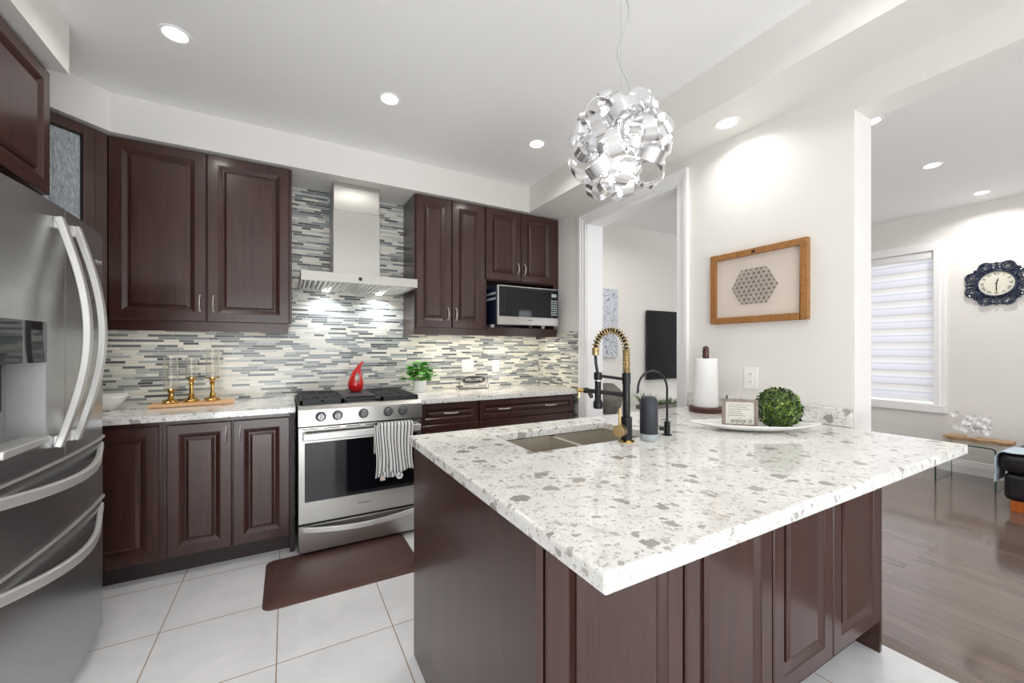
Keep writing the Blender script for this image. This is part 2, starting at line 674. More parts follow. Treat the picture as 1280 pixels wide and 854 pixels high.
def text(name, s, size, mat, mtx, parent, extrude=0.0006, shear=0.0, align='CENTER', space=1.0):
    cu = bpy.data.curves.new(name, 'FONT')
    cu.body = s
    cu.size = size
    cu.shear = shear
    cu.extrude = extrude
    cu.align_x = align
    cu.align_y = 'CENTER'
    cu.space_character = space
    cu.resolution_u = 2
    tmp = bpy.data.objects.new(name + '_curve', cu)
    COL.objects.link(tmp)
    bpy.context.view_layer.update()
    me = bpy.data.meshes.new_from_object(tmp.evaluated_get(bpy.context.evaluated_depsgraph_get()))
    bpy.data.objects.remove(tmp)
    off = Vector((0, 0, 0))
    p = parent
    while p is not None:
        off += Vector(p.matrix_basis.translation)
        p = p.parent
    me.transform(Matrix.Translation(-off) @ mtx)
    me.materials.clear()
    me.materials.append(M[mat])
    o = bpy.data.objects.new(name, me)
    COL.objects.link(o)
    o.parent = parent
    return o


def rings(mb, w, h, prof):
    """nested rectangles (inset, height) -> raised-panel face"""
    vs, fs = [], []
    for i, d in prof:
        vs += [(i, i, d), (w - i, i, d), (w - i, h - i, d), (i, h - i, d)]
    n = len(prof)
    for k in range(n - 1):
        fs += [(k * 4 + j, k * 4 + (j + 1) % 4, (k + 1) * 4 + (j + 1) % 4, (k + 1) * 4 + j) for j in range(4)]
    fs += [(3, 2, 1, 0), tuple((n - 1) * 4 + j for j in range(4))]
    mb.add(vs, fs)


def panel_door(name, mtx, w, h, parent, stile=0.052, t=0.023, mat='wood'):
    s = min(stile, w * 0.28, h * 0.28)
    k = min(0.03, (min(w, h) / 2 - s) * 0.5)
    mb = MB(mtx)
    rings(mb, w, h, [(0, 0), (0, t - 0.004), (0.004, t), (s, t), (s + 0.002, t - 0.003), (s + 0.004, t - 0.003), (s + 0.004 + k * 0.75, t - 0.016), (s + 0.009 + k * 0.75, t - 0.016),
                     (s + 0.009 + k * 0.75, t - 0.009), (s + 0.010 + k * 1.2, t - 0.002), (s + 0.012 + k * 1.2, t - 0.002)])
    return mb.build(name, mat, parent, smooth=False)


def pull(mtx, u, v, length, vertical, parent, name='handle', out=0.026, r=0.0042):
    """bow handle; (u, v) is its middle on the door face plane"""
    path = []
    for i in range(13):
        t = i / 12
        a = (t - 0.5) * length
        n = out * (math.sin(PI * t) ** 0.6) if 0 < t < 1 else 0
        path.append((u, v + a, n) if vertical else (u + a, v, n))
    mb = MB(mtx)
    mb.tube(path, [r * (1.5 if i in (0, 12) else 1.0) for i in range(13)], 8)
    return mb.build(name, 'nickel', parent)


X0, X1 = -1.5, 2.30        # kitchen left wall, right wall face
WT = 0.175                 # thickness of the right wall
YB = 3.54                  # tiled face of the back wall
ZC = 2.755                 # ceiling
ZS = 2.53                  # soffit underside
XF = 6.10                  # far wall of the living room
YR = -2.6                  # wall behind the camera
CT, CU = 0.915, 0.877      # countertop top and underside

# ------------------------------------------------------------------ the room
struct(MB().box((X0, YR, -0.05), (2.256, YB + 0.01, 0)).build('floor', 'tile', smooth=False), 'white polished tile kitchen floor with brown grout')
struct(MB().box((2.34, YR, -0.05), (XF, YB + 0.01, 0)).build('floor_living', 'plank', smooth=False), 'grey brown plank floor of the living room')
struct(MB().box((2.256, YR, -0.05), (2.34, 1.6, 0.002)).box((2.256, 1.6, -0.05), (2.34, YB, 0.002)).build('trim_1', 'strip', smooth=False), 'flat wooden threshold strip between tile and plank floor')
struct(MB().box((X0 - 0.1, YR, ZC), (X1 + WT, YB + 0.12, ZC + 0.06)).build('ceiling', 'ceil', smooth=False))
struct(MB().box((X1 + WT, YR, ZC), (XF + 0.2, YB + 0.12, ZC + 0.06)).build('ceiling_living', 'ceil', smooth=False))
struct(MB().box((X0 - 0.1, YB + 0.008, -0.05), (X1 + WT, YB + 0.12, ZC)).build('wall_back', 'wall', smooth=False))
struct(MB().box((X1 + WT, YB + 0.0, -0.05), (XF + 0.2, YB + 0.12, ZC)).build('wall_living_back', 'wall', smooth=False))
struct(MB().box((X0 - 0.1, YR, -0.05), (X0, YB + 0.008, ZC)).build('wall_left', 'wall', smooth=False))
struct(MB().box((XF, YR, -0.05), (XF + 0.2, 1.53, ZC)).box((XF, 2.72, -0.05), (XF + 0.2, YB, ZC)).box((XF, 1.53, -0.05), (XF + 0.2, 2.72, 0.66))
       .box((XF, 1.53, 2.39), (XF + 0.2, 2.72, ZC)).build('wall_far', 'wall', smooth=False))
# right wall with the doorway (y 1.826..2.78) and the wide opening (y < 0.862)
D0, D1, DH = 1.826, 2.779, 2.385
O0, O1, OH = -1.7, 0.862, 2.392
struct(MB().box((X1, D1, -0.05), (X1 + WT, YB + 0.008, ZC)).box((X1, O1, -0.05), (X1 + WT, D0, ZC)).box((X1, D0, DH), (X1 + WT, D1, ZC))
       .box((X1, O0, OH), (X1 + WT, O1, ZC)).box((X1, YR, -0.05), (X1 + WT, O0, ZC)).build('wall_right', 'wall', smooth=False))
# wall behind the camera with patio doors and a living room window
struct(MB().box((X0 - 0.1, YR - 0.1, 0), (-1.1, YR, ZC)).box((1.3, YR - 0.1, 0), (2.9, YR, ZC)).box((5.5, YR - 0.1, 0), (XF + 0.2, YR, ZC))
       .box((-1.1, YR - 0.1, 2.2), (1.3, YR, ZC)).box((2.9, YR - 0.1, 2.3), (5.5, YR, ZC)).box((2.9, YR - 0.1, 0), (5.5, YR, 0.45))
       .build('wall_rear', 'wall', smooth=False))
# dropped soffits round the kitchen
struct(MB().prism([(-0.879, 3.15), (1.94, 3.15), (1.94, YR), (X1, YR), (X1, YB + 0.008), (X0, YB + 0.008), (X0, YR), (-0.862, YR), (-0.862, 2.588),
                   (-1.14, 2.588), (-1.14, 2.90)], ZS, ZC, lambda p, q, t: (p, q, t)).build('ceiling_soffit', 'wall', smooth=False))
# mosaic backsplash
struct(MB().box((X0, YB, 0.5), (X1, YB + 0.008, ZS)).build('wall_back_tiles', 'mosaic_x', smooth=False), 'thin strip mosaic of cream and grey glass behind the range')
struct(MB().box((X1 - 0.008, 2.868, 0.5), (X1, YB, 1.443)).build('wall_right_tiles', 'mosaic_y', smooth=False), 'strip mosaic on the short wall right of the microwave')


# door casing: stepped white moulding round the doorway + lining
def casing(name, sgn, xf):
    mb = MB()
    for ins, out, th in ((0.0, 0.038, 0.012), (0.034, 0.062, 0.018), (0.060, 0.082, 0.026)):
        x0, x1 = sorted((xf, xf - sgn * th))
        mb.box((x0, D0 - out, 0), (x1, D0 - ins, DH + out))
        mb.box((x0, D1 + ins, 0), (x1, D1 + out, DH + out))
        mb.box((x0, D0 - ins, DH + ins), (x1, D1 + ins, DH + out))
    return struct(mb.build(name, 'trim', smooth=False))


casing('trim_2', 1, X1)
casing('trim_3', -1, X1 + WT)
struct(MB().box((X1 - 0.002, D0 - 0.001, 0), (X1 + WT + 0.002, D0 + 0.012, DH)).box((X1 - 0.002, D1 - 0.012, 0), (X1 + WT + 0.002, D1 + 0.001, DH))
       .box((X1 - 0.002, D0, DH - 0.012), (X1 + WT + 0.002, D1, DH + 0.001)).build('trim_4', 'trim', smooth=False))


def baseboard(name, mp, a, b):
    prof = [(0, 0), (0.018, 0), (0.018, 0.085), (0.014, 0.092), (0.014, 0.105), (0.009, 0.115), (0.009, 0.13), (0, 0.135)]
    return struct(MB().prism(prof, a, b, mp).build(name, 'trim', smooth=False))


baseboard('baseboard_far', lambda p, q, t: (XF - p, t, q), YR, YB)
baseboard('baseboard_living_back', lambda p, q, t: (t, YB - p, q), X1 + WT, XF)
baseboard('baseboard_right', lambda p, q, t: (X1 + WT + p, t, q), O1, D0 - 0.09)

# living room window with casing, sky outside, and its blind
wy0, wy1, wz0, wz1 = 1.585, 2.66, 0.69, 2.345
w = struct(MB().box((XF - 0.02, 1.50, 0.61), (XF + 0.0, wy0 - 0.03, 2.435)).box((XF - 0.02, wy1 + 0.03, 0.61), (XF, 2.745, 2.435))
           .box((XF - 0.02, wy0 - 0.03, 2.375), (XF, wy1 + 0.03, 2.435)).box((XF - 0.035, 1.49, 0.60), (XF, 2.755, 0.675))
           .box((XF - 0.028, wy0 - 0.045, 0.66), (XF + 0.12, wy0, 2.39)).box((XF - 0.028, wy1, 0.66), (XF + 0.12, wy1 + 0.045, 2.39))
           .box((XF - 0.028, wy0, 2.345), (XF + 0.12, wy1, 2.39)).box((XF - 0.03, wy0, 0.655), (XF + 0.12, wy1, 0.69)).build('window_1', 'trim', smooth=False))
MB().box((XF + 0.10, wy0, wz0), (XF + 0.106, wy1, wz1)).build('pane', 'glass', w, smooth=False)
b = thing('window_blind', 'white sheer banded roller blind in the living room window', 'blind', (XF + 0.03, 2.1, 2.3))
MB().box((XF - 0.01, wy0 + 0.002, 2.262), (XF + 0.05, wy1 - 0.002, wz1 - 0.002)).build('cassette', 'trim', b, 0.012)
MB().box((XF + 0.022, wy0 + 0.012, 0.73), (XF + 0.024, wy1 - 0.012, 2.27)).build('fabric', 'blind', b, smooth=False)
MB().cyl((XF + 0.023, wy0 + 0.01, 0.722), (XF + 0.023, wy1 - 0.01, 0.722), 0.014).build('bottom_bar', 'trim', b)
MB().tube([(XF - 0.005, wy0 + 0.008, 2.27), (XF - 0.005, wy0 + 0.008, 1.36)], 0.002, 6).build('chain', 'trim', b)

# patio doors and rear living window frames
for nm, a0, a1, z0, z1 in (('window_2', -1.1, 1.3, 0.0, 2.2), ('window_3', 2.9, 5.5, 0.45, 2.3)):
    mb = MB()
    for x in (a0, (a0 + a1) / 2 - 0.03, a1 - 0.06):
        mb.box((x, YR - 0.09, z0), (x + 0.06, YR - 0.02, z1))
    mb.box((a0, YR - 0.09, z0), (a1, YR - 0.02, z0 + 0.08)).box((a0, YR - 0.09, z1 - 0.06), (a1, YR - 0.02, z1))
    struct(mb.build(nm, 'trim', smooth=False))


# ------------------------------------------------------------------ recessed lights
def potlight(x, y, z, label, power=3, group='recessed ceiling lights in the kitchen', parent_cat='ceiling light'):
    t = thing('recessed_light', label, parent_cat, (x, y, z), group)
    MB().lathe([(0.047, -0.001), (0.062, -0.004), (0.066, -0.001), (0.066, 0.003), (0.047, 0.003)], (x, y, z), 32).build('trim_ring', 'trim', t)
    MB().cyl((x, y, z - 0.003), (x, y, z + 0.001), 0.047).build('diffuser', 'lamp', t, smooth=False)
    l = area('recessed_lamp', (x, y, z - 0.012), (0, 0, 0), 0.09, 0.09, power, (1.0, 0.965, 0.91), 'DISK', math.radians(150))
    return t


potlight(-0.454, 2.422, ZC, 'recessed ceiling light above the left cabinets and fridge')
potlight(0.532, 2.433, ZC, 'recessed ceiling light in front of the range hood')
potlight(1.572, 2.45, ZC, 'recessed ceiling light left of the ribbon pendant')
potlight(2.128, 1.371, ZS, 'recessed light in the soffit above the framed wall art', 2.2)
potlight(4.529, 1.19, ZC, 'living room ceiling light, middle of the three seen through the wide opening', 9, 'recessed ceiling lights in the living room')
potlight(5.726, 1.169, ZC, 'living room ceiling light nearest the wall with the clock', 9, 'recessed ceiling lights in the living room')
potlight(3.309, 1.152, ZC, 'living room ceiling light half hidden at the corner of the wide opening', 9, 'recessed ceiling lights in the living room')
potlight(3.23, 2.702, ZC, 'living room ceiling light seen through the white doorway', 9, 'recessed ceiling lights in the living room')
# assumed second row of lamps, unseen, added as light without fixtures
for x in (-0.45, 0.55, 1.55):
    area('unseen_kitchen_lamp', (x, 0.6, ZC - 0.01), (0, 0, 0), 0.09, 0.09, 2.5, (1.0, 0.965, 0.91), 'DISK', math.radians(150))

# ------------------------------------------------------------------ base cabinets along the back wall
FB = (1, 0, 0), (0, 0, 1), (0, -1, 0)
GB, GW = 'base cabinets along the range wall', 'wall cabinets along the range wall'
YF, YT = 2.924, 2.977       # carcass face, toe kick face


def bframe(x, z, y=YF - 0.001):
    return frame((x, y, z), *FB)


def carcass(parent, x0, x1, y0, y1, z0, z1, toe=True, end=None):
    mb = MB().box((x0, y0, z0), (x1, y1, z1))
    mb.build('carcass', 'wood', parent, smooth=False)
    if toe:
        MB().box((x0, YT, 0), (x1, YT + 0.02, z0)).build('toe_kick', 'woodin', parent, smooth=False)


t = thing('base_cabinet', 'dark wood corner base cabinet half hidden behind the fridge', 'cabinet', (-1.0, 3.2, 0), GB)
carcass(t, X0 + 0.005, -0.605, YF, YB - 0.01, 0.105, CU - 0.001)
panel_door('door', bframe(-1.02, 0.112), 0.405, 0.742, t)
t = thing('base_cabinet', 'dark wood two-door base cabinet between fridge and range', 'cabinet', (-0.28, 3.2, 0), GB)
carcass(t, -0.604, 0.045, YF, YB - 0.01, 0.105, CU - 0.001)
for x, hw in ((-0.582, 0.299), (-0.276, 0.294)):
    d = panel_door('door', bframe(x, 0.112), hw, 0.742, t)
    pull(bframe(x, 0.112, YF - 0.022), hw - 0.027 if x < -0.4 else 0.035, 0.66, 0.105, True, d)
MB().box((0.020, YF - 0.018, 0.0), (0.045, YF + 0.1, CU - 0.001)).build('filler_strip', 'woodin', t, smooth=False)


def drawer_base(x0, x1, label, handles):
    t = thing('drawer_cabinet', label, 'cabinet', ((x0 + x1) / 2, 3.2, 0), GB)
    carcass(t, x0, x1, YF, YB - 0.01, 0.105, CU - 0.001)
    for k, (z0, z1) in enumerate(((0.722, 0.866), (0.418, 0.715), (0.112, 0.411))):
        d = panel_door('drawer', bframe(x0 + 0.004, z0), x1 - x0 - 0.008, z1 - z0, t, 0.034 if k == 0 else 0.05)
        for hx in handles:
            pull(bframe(x0 + 0.004, z0, YF - 0.022), hx - x0 - 0.004, (z1 - z0) / 2 + (0.004 if k == 0 else 0.06), 0.108, False, d)


drawer_base(0.848, 1.322, 'dark wood drawer cabinet right beside the range', [1.092])
drawer_base(1.324, 2.258, 'wide dark wood drawer cabinet with two pulls under the microwave', [1.551, 2.008])

# countertops
tag(MB().box((X0 + 0.003, 2.888, CU), (0.052, YB - 0.001, CT)).build('countertop', 'quartz', bevel=0.004), 'speckled quartz countertop between fridge and range', 'countertop', 'quartz countertops on the range wall')
tag(MB().box((0.836, 2.888, CU), (X1 - 0.009, YB - 0.001, CT)).build('countertop', 'quartz', bevel=0.004), 'speckled quartz countertop right of the range under the microwave', 'countertop', 'quartz countertops on the range wall')

# ------------------------------------------------------------------ wall cabinets
ZU0, ZU1, YU = 1.452, 2.522, 3.202


def ubox(parent, x0, x1, z0=ZU0, z1=ZU1, y=YU, name='carcass'):
    return MB().box((x0, y, z0), (x1, YB - 0.002, z1)).build(name, 'wood', parent, smooth=False)


def udoor(parent, x0, x1, z0, z1, hside):
    d = panel_door('door', bframe(x0, z0, YU - 0.001), x1 - x0, z1 - z0, parent, 0.055)
    w_ = x1 - x0
    pull(bframe(x0, z0, YU - 0.022), (w_ - 0.032) if hside > 0 else 0.032, 0.115, 0.1, True, d)
    return d


t = thing('wall_cabinet', 'dark wood two-door wall cabinet left of the range hood', 'cabinet', (-0.44, 3.35, ZU0), GW)
ubox(t, -0.906, 0.032)
udoor(t, -0.900, -0.443, ZU0 + 0.002, ZU1 - 0.004, 1)
udoor(t, -0.437, 0.018, ZU0 + 0.002, ZU1 - 0.004, -1)
MB().box((-0.906, YU - 0.012, 1.393), (0.012, YU + 0.012, ZU0)).box((-0.01, YU + 0.012, 1.393), (0.012, YB - 0.01, ZU0)).build('light_rail', 'wood', t, smooth=False)
MB().box((0.020, YU - 0.022, ZU0), (0.034, YU, ZU1 - 0.008)).build('end_strip', 'wood', t, smooth=False)

t = thing('wall_cabinet', 'tall dark wood two-door wall cabinet right of the range hood', 'cabinet', (1.2, 3.35, ZU0), GW)
ubox(t, 0.892, 1.512)
udoor(t, 0.902, 1.201, ZU0 + 0.004, ZU1 - 0.004, 1)
udoor(t, 1.207, 1.508, ZU0 + 0.004, ZU1 - 0.004, -1)
MB().box((0.885, YU - 0.012, 1.397), (1.512, YU + 0.01, ZU0)).box((0.885, YU + 0.01, 1.397), (0.905, YB - 0.01, ZU0)).build('light_rail', 'wood', t, smooth=False)

t = thing('wall_cabinet', 'dark wood wall cabinet with two short doors over the microwave', 'cabinet', (1.9, 3.35, ZU0), GW)
ubox(t, 1.513, 2.289, 1.885, ZU1)
MB().box((1.513, YU, ZU0), (1.531, YB - 0.002, 1.885)).box((2.271, YU + 0.05, ZU0), (2.289, YB - 0.002, 1.885)).box((1.531, YB - 0.02, ZU0), (2.271, YB - 0.002, 1.885)).build('niche', 'wood', t, smooth=False)
MB().box((1.531, 3.185, ZU0 - 0.002), (2.271, YB - 0.03, ZU0 + 0.018)).build('shelf', 'wood', t, smooth=False)
udoor(t, 1.518, 1.868, 1.892, ZU1 - 0.004, 1)
udoor(t, 1.875, 2.232, 1.892, ZU1 - 0.004, -1)
MB().box((2.234, YU - 0.012, 1.80), (2.291, YU, ZU1 - 0.002)).build('filler_strip', 'wood', t, smooth=False)
MB().box((1.513, YU - 0.012, 1.397), (2.272, YU + 0.01, ZU0 - 0.002)).box((2.252, YU + 0.01, 1.397), (2.272, YB - 0.01, ZU0 - 0.002)).build('light_rail', 'wood', t, smooth=False)

u = thing('under_cabinet_light', 'glowing warm LED strip under the right wall cabinets', 'light', (1.55, 3.3, 1.44))
MB().box((0.93, 3.28, 1.437), (2.22, 3.31, 1.45)).build('housing', 'white', u, smooth=False)
MB().box((0.935, 3.283, 1.433), (2.215, 3.307, 1.437)).build('diffuser', 'led', u, smooth=False)
area('under_cabinet_lamp', (1.57, 3.30, 1.428), (0, 0, 0), 1.25, 0.03, 5, (1.0, 0.92, 0.80))
area('under_cabinet_lamp_left', (-0.5, 3.30, 1.44), (0, 0, 0), 0.9, 0.03, 1.6, (1.0, 0.95, 0.88))

# diagonal corner cabinet with a rain glass door
a, bq = Vector((-1.17, 2.94, 0)), Vector((-0.905, 3.19, 0))
t = thing('corner_cabinet', 'diagonal dark wood corner wall cabinet with a frosted rain glass door', 'cabinet', (-1.2, 3.25, ZU0), GW)
MB().prism([(a.x, a.y), (-0.912, 3.1835), (-0.912, YB - 0.002), (X0 + 0.002, YB - 0.002), (X0 + 0.002, a.y)], ZU0, ZU1, lambda p, q, s: (p, q, s)).build('carcass', 'woodin', t, smooth=False)
ud = (bq - a).normalized()
nd = Vector((ud.y, -ud.x, 0))
L = 0.296
mt = frame(a + nd * 0.002 + Vector((0, 0, ZU0)), ud, (0, 0, 1), nd)
W, H, s = L + 0.004, ZU1 - ZU0 - 0.006, 0.055
d = MB(mt)
for p0, p1 in (((0, 0), (s, H)), ((W - s, 0), (W, H)), ((s, 0), (W - s, s)), ((s, H - s), (W - s, H))):
    d.box((p0[0], p0[1], 0), (p1[0], p1[1], 0.021))
d = d.build('door', 'wood', t, 0.003)
MB(mt).box((s - 0.004, s - 0.004, 0.004), (W - s + 0.004, H - s + 0.004, 0.009)).build('glass_pane', 'rain', d, smooth=False)
gb = MB(mt)
for p0, p1 in (((s, s), (s + 0.007, H - s)), ((W - s - 0.007, s), (W - s, H - s)), ((s, s), (W - s, s + 0.007)), ((s, H - s - 0.007), (W - s, H - s))):
    gb.box((p0[0], p0[1], 0.009), (p1[0], p1[1], 0.013))
gb.build('glazing_bead', 'darkgap', d, smooth=False)
MB(frame(a + ud * 0.303 + nd * 0.001 + Vector((0, 0, ZU0)), ud, (0, 0, 1), nd)).box((0, 0, 0), (0.052, H, 0.014)).build('filler_strip', 'wood', t, smooth=False)

# cabinet over the fridge
FX = (0, 1, 0), (0, 0, 1), (1, 0, 0)
t = thing('bridge_cabinet', 'dark wood cabinet hung above the fridge', 'cabinet', (-1.2, 2.1, 1.96))
MB().box((X0 + 0.002, 1.60, 1.96), (-0.942, 2.577, 2.515)).build('carcass', 'wood', t, smooth=False)
for y0, y1 in ((1.605, 2.087), (2.092, 2.575)):
    panel_door('door', frame((-0.941, y0, 1.964), *FX), y1 - y0, 0.545, t, 0.055)

# ------------------------------------------------------------------ refrigerator
FY0, FY1, FYC = 1.62, 2.478, 2.047
fr = thing('refrigerator', 'stainless french door refrigerator with two bottom drawers', 'refrigerator', (-1.1, FYC, 0))


def fx(y):
    k = (y - 2.03) / 0.43
    e = 0.0
    for edge in (FY0, FY1):
        q = abs(y - edge)
        if q < 0.022:
            e = max(e, 0.020 * (1 - math.sqrt(max(0, 1 - (1 - q / 0.022) ** 2))))
    return -0.692 - 0.022 * k * k - e


def slab(ys, zs, hole=None, depth=0.085, back=-0.80):
    """curved door front over y breaks and z breaks, with sides and back; hole = set of (i, j) cells left open"""
    mb = MB()
    ny, nz = len(ys), len(zs)
    vs = [(fx(y), y, z) for z in zs for y in ys]
    fs = [(j * ny + i, j * ny + i + 1, (j + 1) * ny + i + 1, (j + 1) * ny + i) for j in range(nz - 1) for i in range(ny - 1)
          if not (hole and hole(0.5 * (ys[i] + ys[i + 1]), 0.5 * (zs[j] + zs[j + 1])))]
    mb.add(vs, fs)
    n = len(ys)
    for z, rev in ((zs[0], 1), (zs[-1], 0)):
        mb.add([(fx(y), y, z) for y in ys] + [(back, y, z) for y in ys], [(i, i + 1, n + i + 1, n + i) for i in range(n - 1)])
    for y in (ys[0], ys[-1]):
        mb.add([(fx(y), y, z) for z in zs] + [(back, y, z) for z in zs], [(i, i + 1, nz + i + 1, nz + i) for i in range(nz - 1)])
    mb.add([(back, ys[0], zs[0]), (back, ys[-1], zs[0]), (back, ys[-1], zs[-1]), (back, ys[0], zs[-1])], [(0, 1, 2, 3)])
    return mb


def yb(a_, b_, extra=(), n=22):
    s_ = {a_ + (b_ - a_) * i / n for i in range(n + 1)} | set(extra)
    for e_ in (a_, b_):
        for q in (0.002, 0.005, 0.009, 0.014, 0.02):
            s_.add(e_ + (q if e_ == a_ else -q))
    return sorted(s_)


MB().box((X0 + 0.03, FY0 + 0.006, 0.05), (-0.805, FY1 - 0.006, 1.765)).build('cabinet_body', 'iron', fr, smooth=False)
MB().box((-0.86, FY0 + 0.02, 0.0), (-0.79, FY1 - 0.02, 0.05)).build('base_grille', 'darkgap', fr, smooth=False)
MB().cyl((-0.775, 2.40, 0.0), (-0.775, 2.40, 0.05), 0.022).build('foot', 'iron', fr)
dy0, dy1, dz0, dzm, dz1 = 1.655, 1.917, 0.985, 1.238, 1.37
left = slab(yb(FY0, FYC - 0.003, (dy0, dy1)), [0.9, dz0, dz1, 1.775, 1.78], lambda y, z: dy0 < y < dy1 and dz0 < z < dz1).build('door', 'steelv', fr)
right = slab(yb(FYC + 0.003, FY1), [0.9, 1.775, 1.78]).build('door', 'steelv', fr)
# dispenser in the left door
ds = MB()
xb = -0.775
ds.add([(fx(dy0), dy0, dz0), (fx(dy1), dy1, dz0), (fx(dy1), dy1, dzm), (fx(dy0), dy0, dzm), (xb, dy0 + .01, dz0 + .02), (xb, dy1 - .02, dz0 + .02), (xb, dy1 - .02, dzm), (xb, dy0 + .01, dzm)],
       [(0, 1, 5, 4), (1, 2, 6, 5), (2, 3, 7, 6), (3, 0, 4, 7), (4, 5, 6, 7)])
ds = ds.build('dispenser', 'greyp', left, smooth=False)
MB().prism([(fx(dy0) + .004, dy0), (fx((dy0 + dy1) / 2) + .004, (dy0 + dy1) / 2), (fx(dy1) + .003, dy1), (xb, dy1), (xb, dy0)], dzm, dz1, lambda p, q, s_: (p, q, s_)).build('display', 'blackglass', left, smooth=False)
MB().box((xb, dy0 + .005, dz0 - 0.012), (fx(dy1) + 0.012, dy1, dz0 + 0.012)).build('drip_tray', 'steelh', left, 0.004)
MB().box((xb + .004, 1.75, 1.09), (xb + .03, 1.81, dzm)).build('paddle', 'iron', left, 0.006)
text('badge', 'Whirlpool', 0.022, 'chrome', frame((fx(2.37) + 0.0015, 2.37, 1.655), *FX), right, 0.001)
MB().lathe([(0.018, 0), (0.016, 0.003), (0, 0.004)], (0, 0, 0), 24).build('energy_sticker', 'white', left).matrix_local = Matrix.Translation(Vector((fx(1.72) + 0.0005, 1.72, 1.60)) - Vector(fr.location)) @ Matrix.Rotation(PI / 2, 4, 'Y')
upd = slab(yb(FY0, FY1), [0.637, 0.85, 0.888, 0.892]).build('drawer', 'steelv', fr)
low = slab(yb(FY0, FY1), [0.06, 0.066, 0.59, 0.622, 0.627]).build('drawer', 'steelv', fr)


def vhandle(y, door):
    pts = []
    for i in range(25):
        s_ = i / 24
        z = 0.945 + (1.735 - 0.945) * s_
        pts.append((fx(y) + 0.010 + 0.072 * math.sin(PI * s_) ** 1.0, y + (0.012 if y > FYC else -0.0), z))
    mb = MB()
    mb.band(pts, Vector((0.0, 1, 0)), 0.030, 0.020)
    mb.box((fx(y) - 0.001, y - 0.012, 0.945), (fx(y) + 0.012, y + 0.02, 0.985)).box((fx(y) - 0.001, y - 0.012, 1.695), (fx(y) + 0.012, y + 0.02, 1.735))
    return mb.build('handle', 'steelh', door, 0.003)


vhandle(1.975, left)
vhandle(2.095, right)


def hhandle(z, drawer, bow, drop):
    ya, yb_ = FY0 + 0.02, FY1 - 0.02
    pts = []
    for i in range(33):
        s_ = i / 32
        y = ya + (yb_ - ya) * s_
        e = math.sin(PI * s_)
        pts.append((fx(min(y, FY1 - 0.022)) - 0.004 + bow * e ** 1.3, y, z - drop * e ** 0.8))
    mb = MB()
    mb.band(pts, Vector((0, 0, 1)), 0.036, 0.018)
    return mb.build('handle', 'steelh', drawer, 0.005)


hhandle(0.852, upd, 0.055, 0.028)
hhandle(0.585, low, 0.055, 0.042)
for dd, z_ in ((upd, 0.893), (low, 0.628)):
    ys_ = yb(FY0, FY1)
    MB().band([(fx(y) + 0.002, y, z_) for y in ys_], Vector((0, 0, 1)), 0.008, 0.012).build('top_edge', 'steelh', dd)
MB().box((-0.745, FYC - 0.0028, 0.903), (-0.694, FYC + 0.0028, 1.777)).build('door_gasket', 'paleg', fr, smooth=False)

# ------------------------------------------------------------------ range
RX0, RX1, RY = 0.062, 0.826, 2.767
rg = thing('gas_range', 'stainless slide-in gas range with a dark oven window', 'range', (0.444, 3.1, 0))
MB().box((RX0, RY + 0.045, 0.03), (RX1, YB - 0.01, 0.912)).build('body', 'iron', rg, smooth=False)
for x in (RX0 + 0.05, RX1 - 0.05):
    for y in (RY + 0.1, 3.4):
        MB().cyl((x, y, 0), (x, y, 0.03), 0.018).build('foot', 'iron', rg)
MB().box((RX0 - 0.002, RY + 0.03, 0.905), (RX1 + 0.002, YB - 0.012, 0.928)).build('cooktop', 'iron', rg, 0.003)
# sloped control panel
cp = MB().prism([(RY, 0.805), (RY + 0.045, 0.805), (RY + 0.06, 0.93), (RY + 0.022, 0.93), (RY + 0.002, 0.905)], RX0, RX1, lambda p, q, s_: (s_, p, q)).build('control_panel', 'steel', rg, 0.002)
for k, x in enumerate((0.187, 0.283, 0.439, 0.596, 0.692)):
    kn = MB(frame((x, RY - 0.0, 0.862), (1, 0, 0), (0, 0, 1), (0, -1, 0)))
    kn.lathe([(0.027, -0.002), (0.027, 0.006), (0.023, 0.008), (0.022, 0.026), (0.020, 0.030), (0, 0.030)], (0, 0, 0), 28)
    kn.box((-0.006, -0.021, 0.028), (0.006, 0.021, 0.042))
    kn.build('knob', 'knob', rg, 0.0015)
    MB(frame((x, RY - 0.0, 0.862), (1, 0, 0), (0, 0, 1), (0, -1, 0))).lathe([(0.0272, -0.001), (0.031, -0.001), (0.031, 0.003), (0.0272, 0.003)], (0, 0, 0), 28).build('knob_ring', 'iron', rg)
# oven door
od = MB()
ox0, ox1, oz0, oz1 = RX0 + 0.004, RX1 - 0.004, 0.214, 0.798
gx0, gx1, gz0, gz1 = 0.098, 0.790, 0.342, 0.705
for p0, p1 in (((ox0, oz0), (gx0, oz1)), ((gx1, oz0), (ox1, oz1)), ((gx0, oz0), (gx1, gz0)), ((gx0, gz1), (gx1, oz1))):
    od.box((p0[0], RY, p0[1]), (p1[0], RY + 0.042, p1[1]))
od = od.build('oven_door', 'steel', rg, smooth=False)
MB().box((gx0, RY + 0.004, gz0), (gx1, RY + 0.03, gz1)).build('oven_window', 'blackglass', od, smooth=False)
vt = MB()
for k in range(6):
    x = 0.085 + k * 0.122
    vt.box((x, RY - 0.001, 0.786), (x + 0.09, RY + 0.01, 0.791))
vt.build('vent_slots', 'darkgap', od, smooth=False)
hb = MB()
hb.box((0.085, RY - 0.062, 0.728), (0.803, RY - 0.046, 0.772))
hb.box((0.085, RY - 0.05, 0.732), (0.107, RY + 0.002, 0.768)).box((0.781, RY - 0.05, 0.732), (0.803, RY + 0.002, 0.768))
hb.build('handle', 'steelh', od, 0.006)
text('badge', 'Whirlpool', 0.02, 'iron', frame((0.445, RY - 0.0005, 0.285), *FB), od, 0.0004)
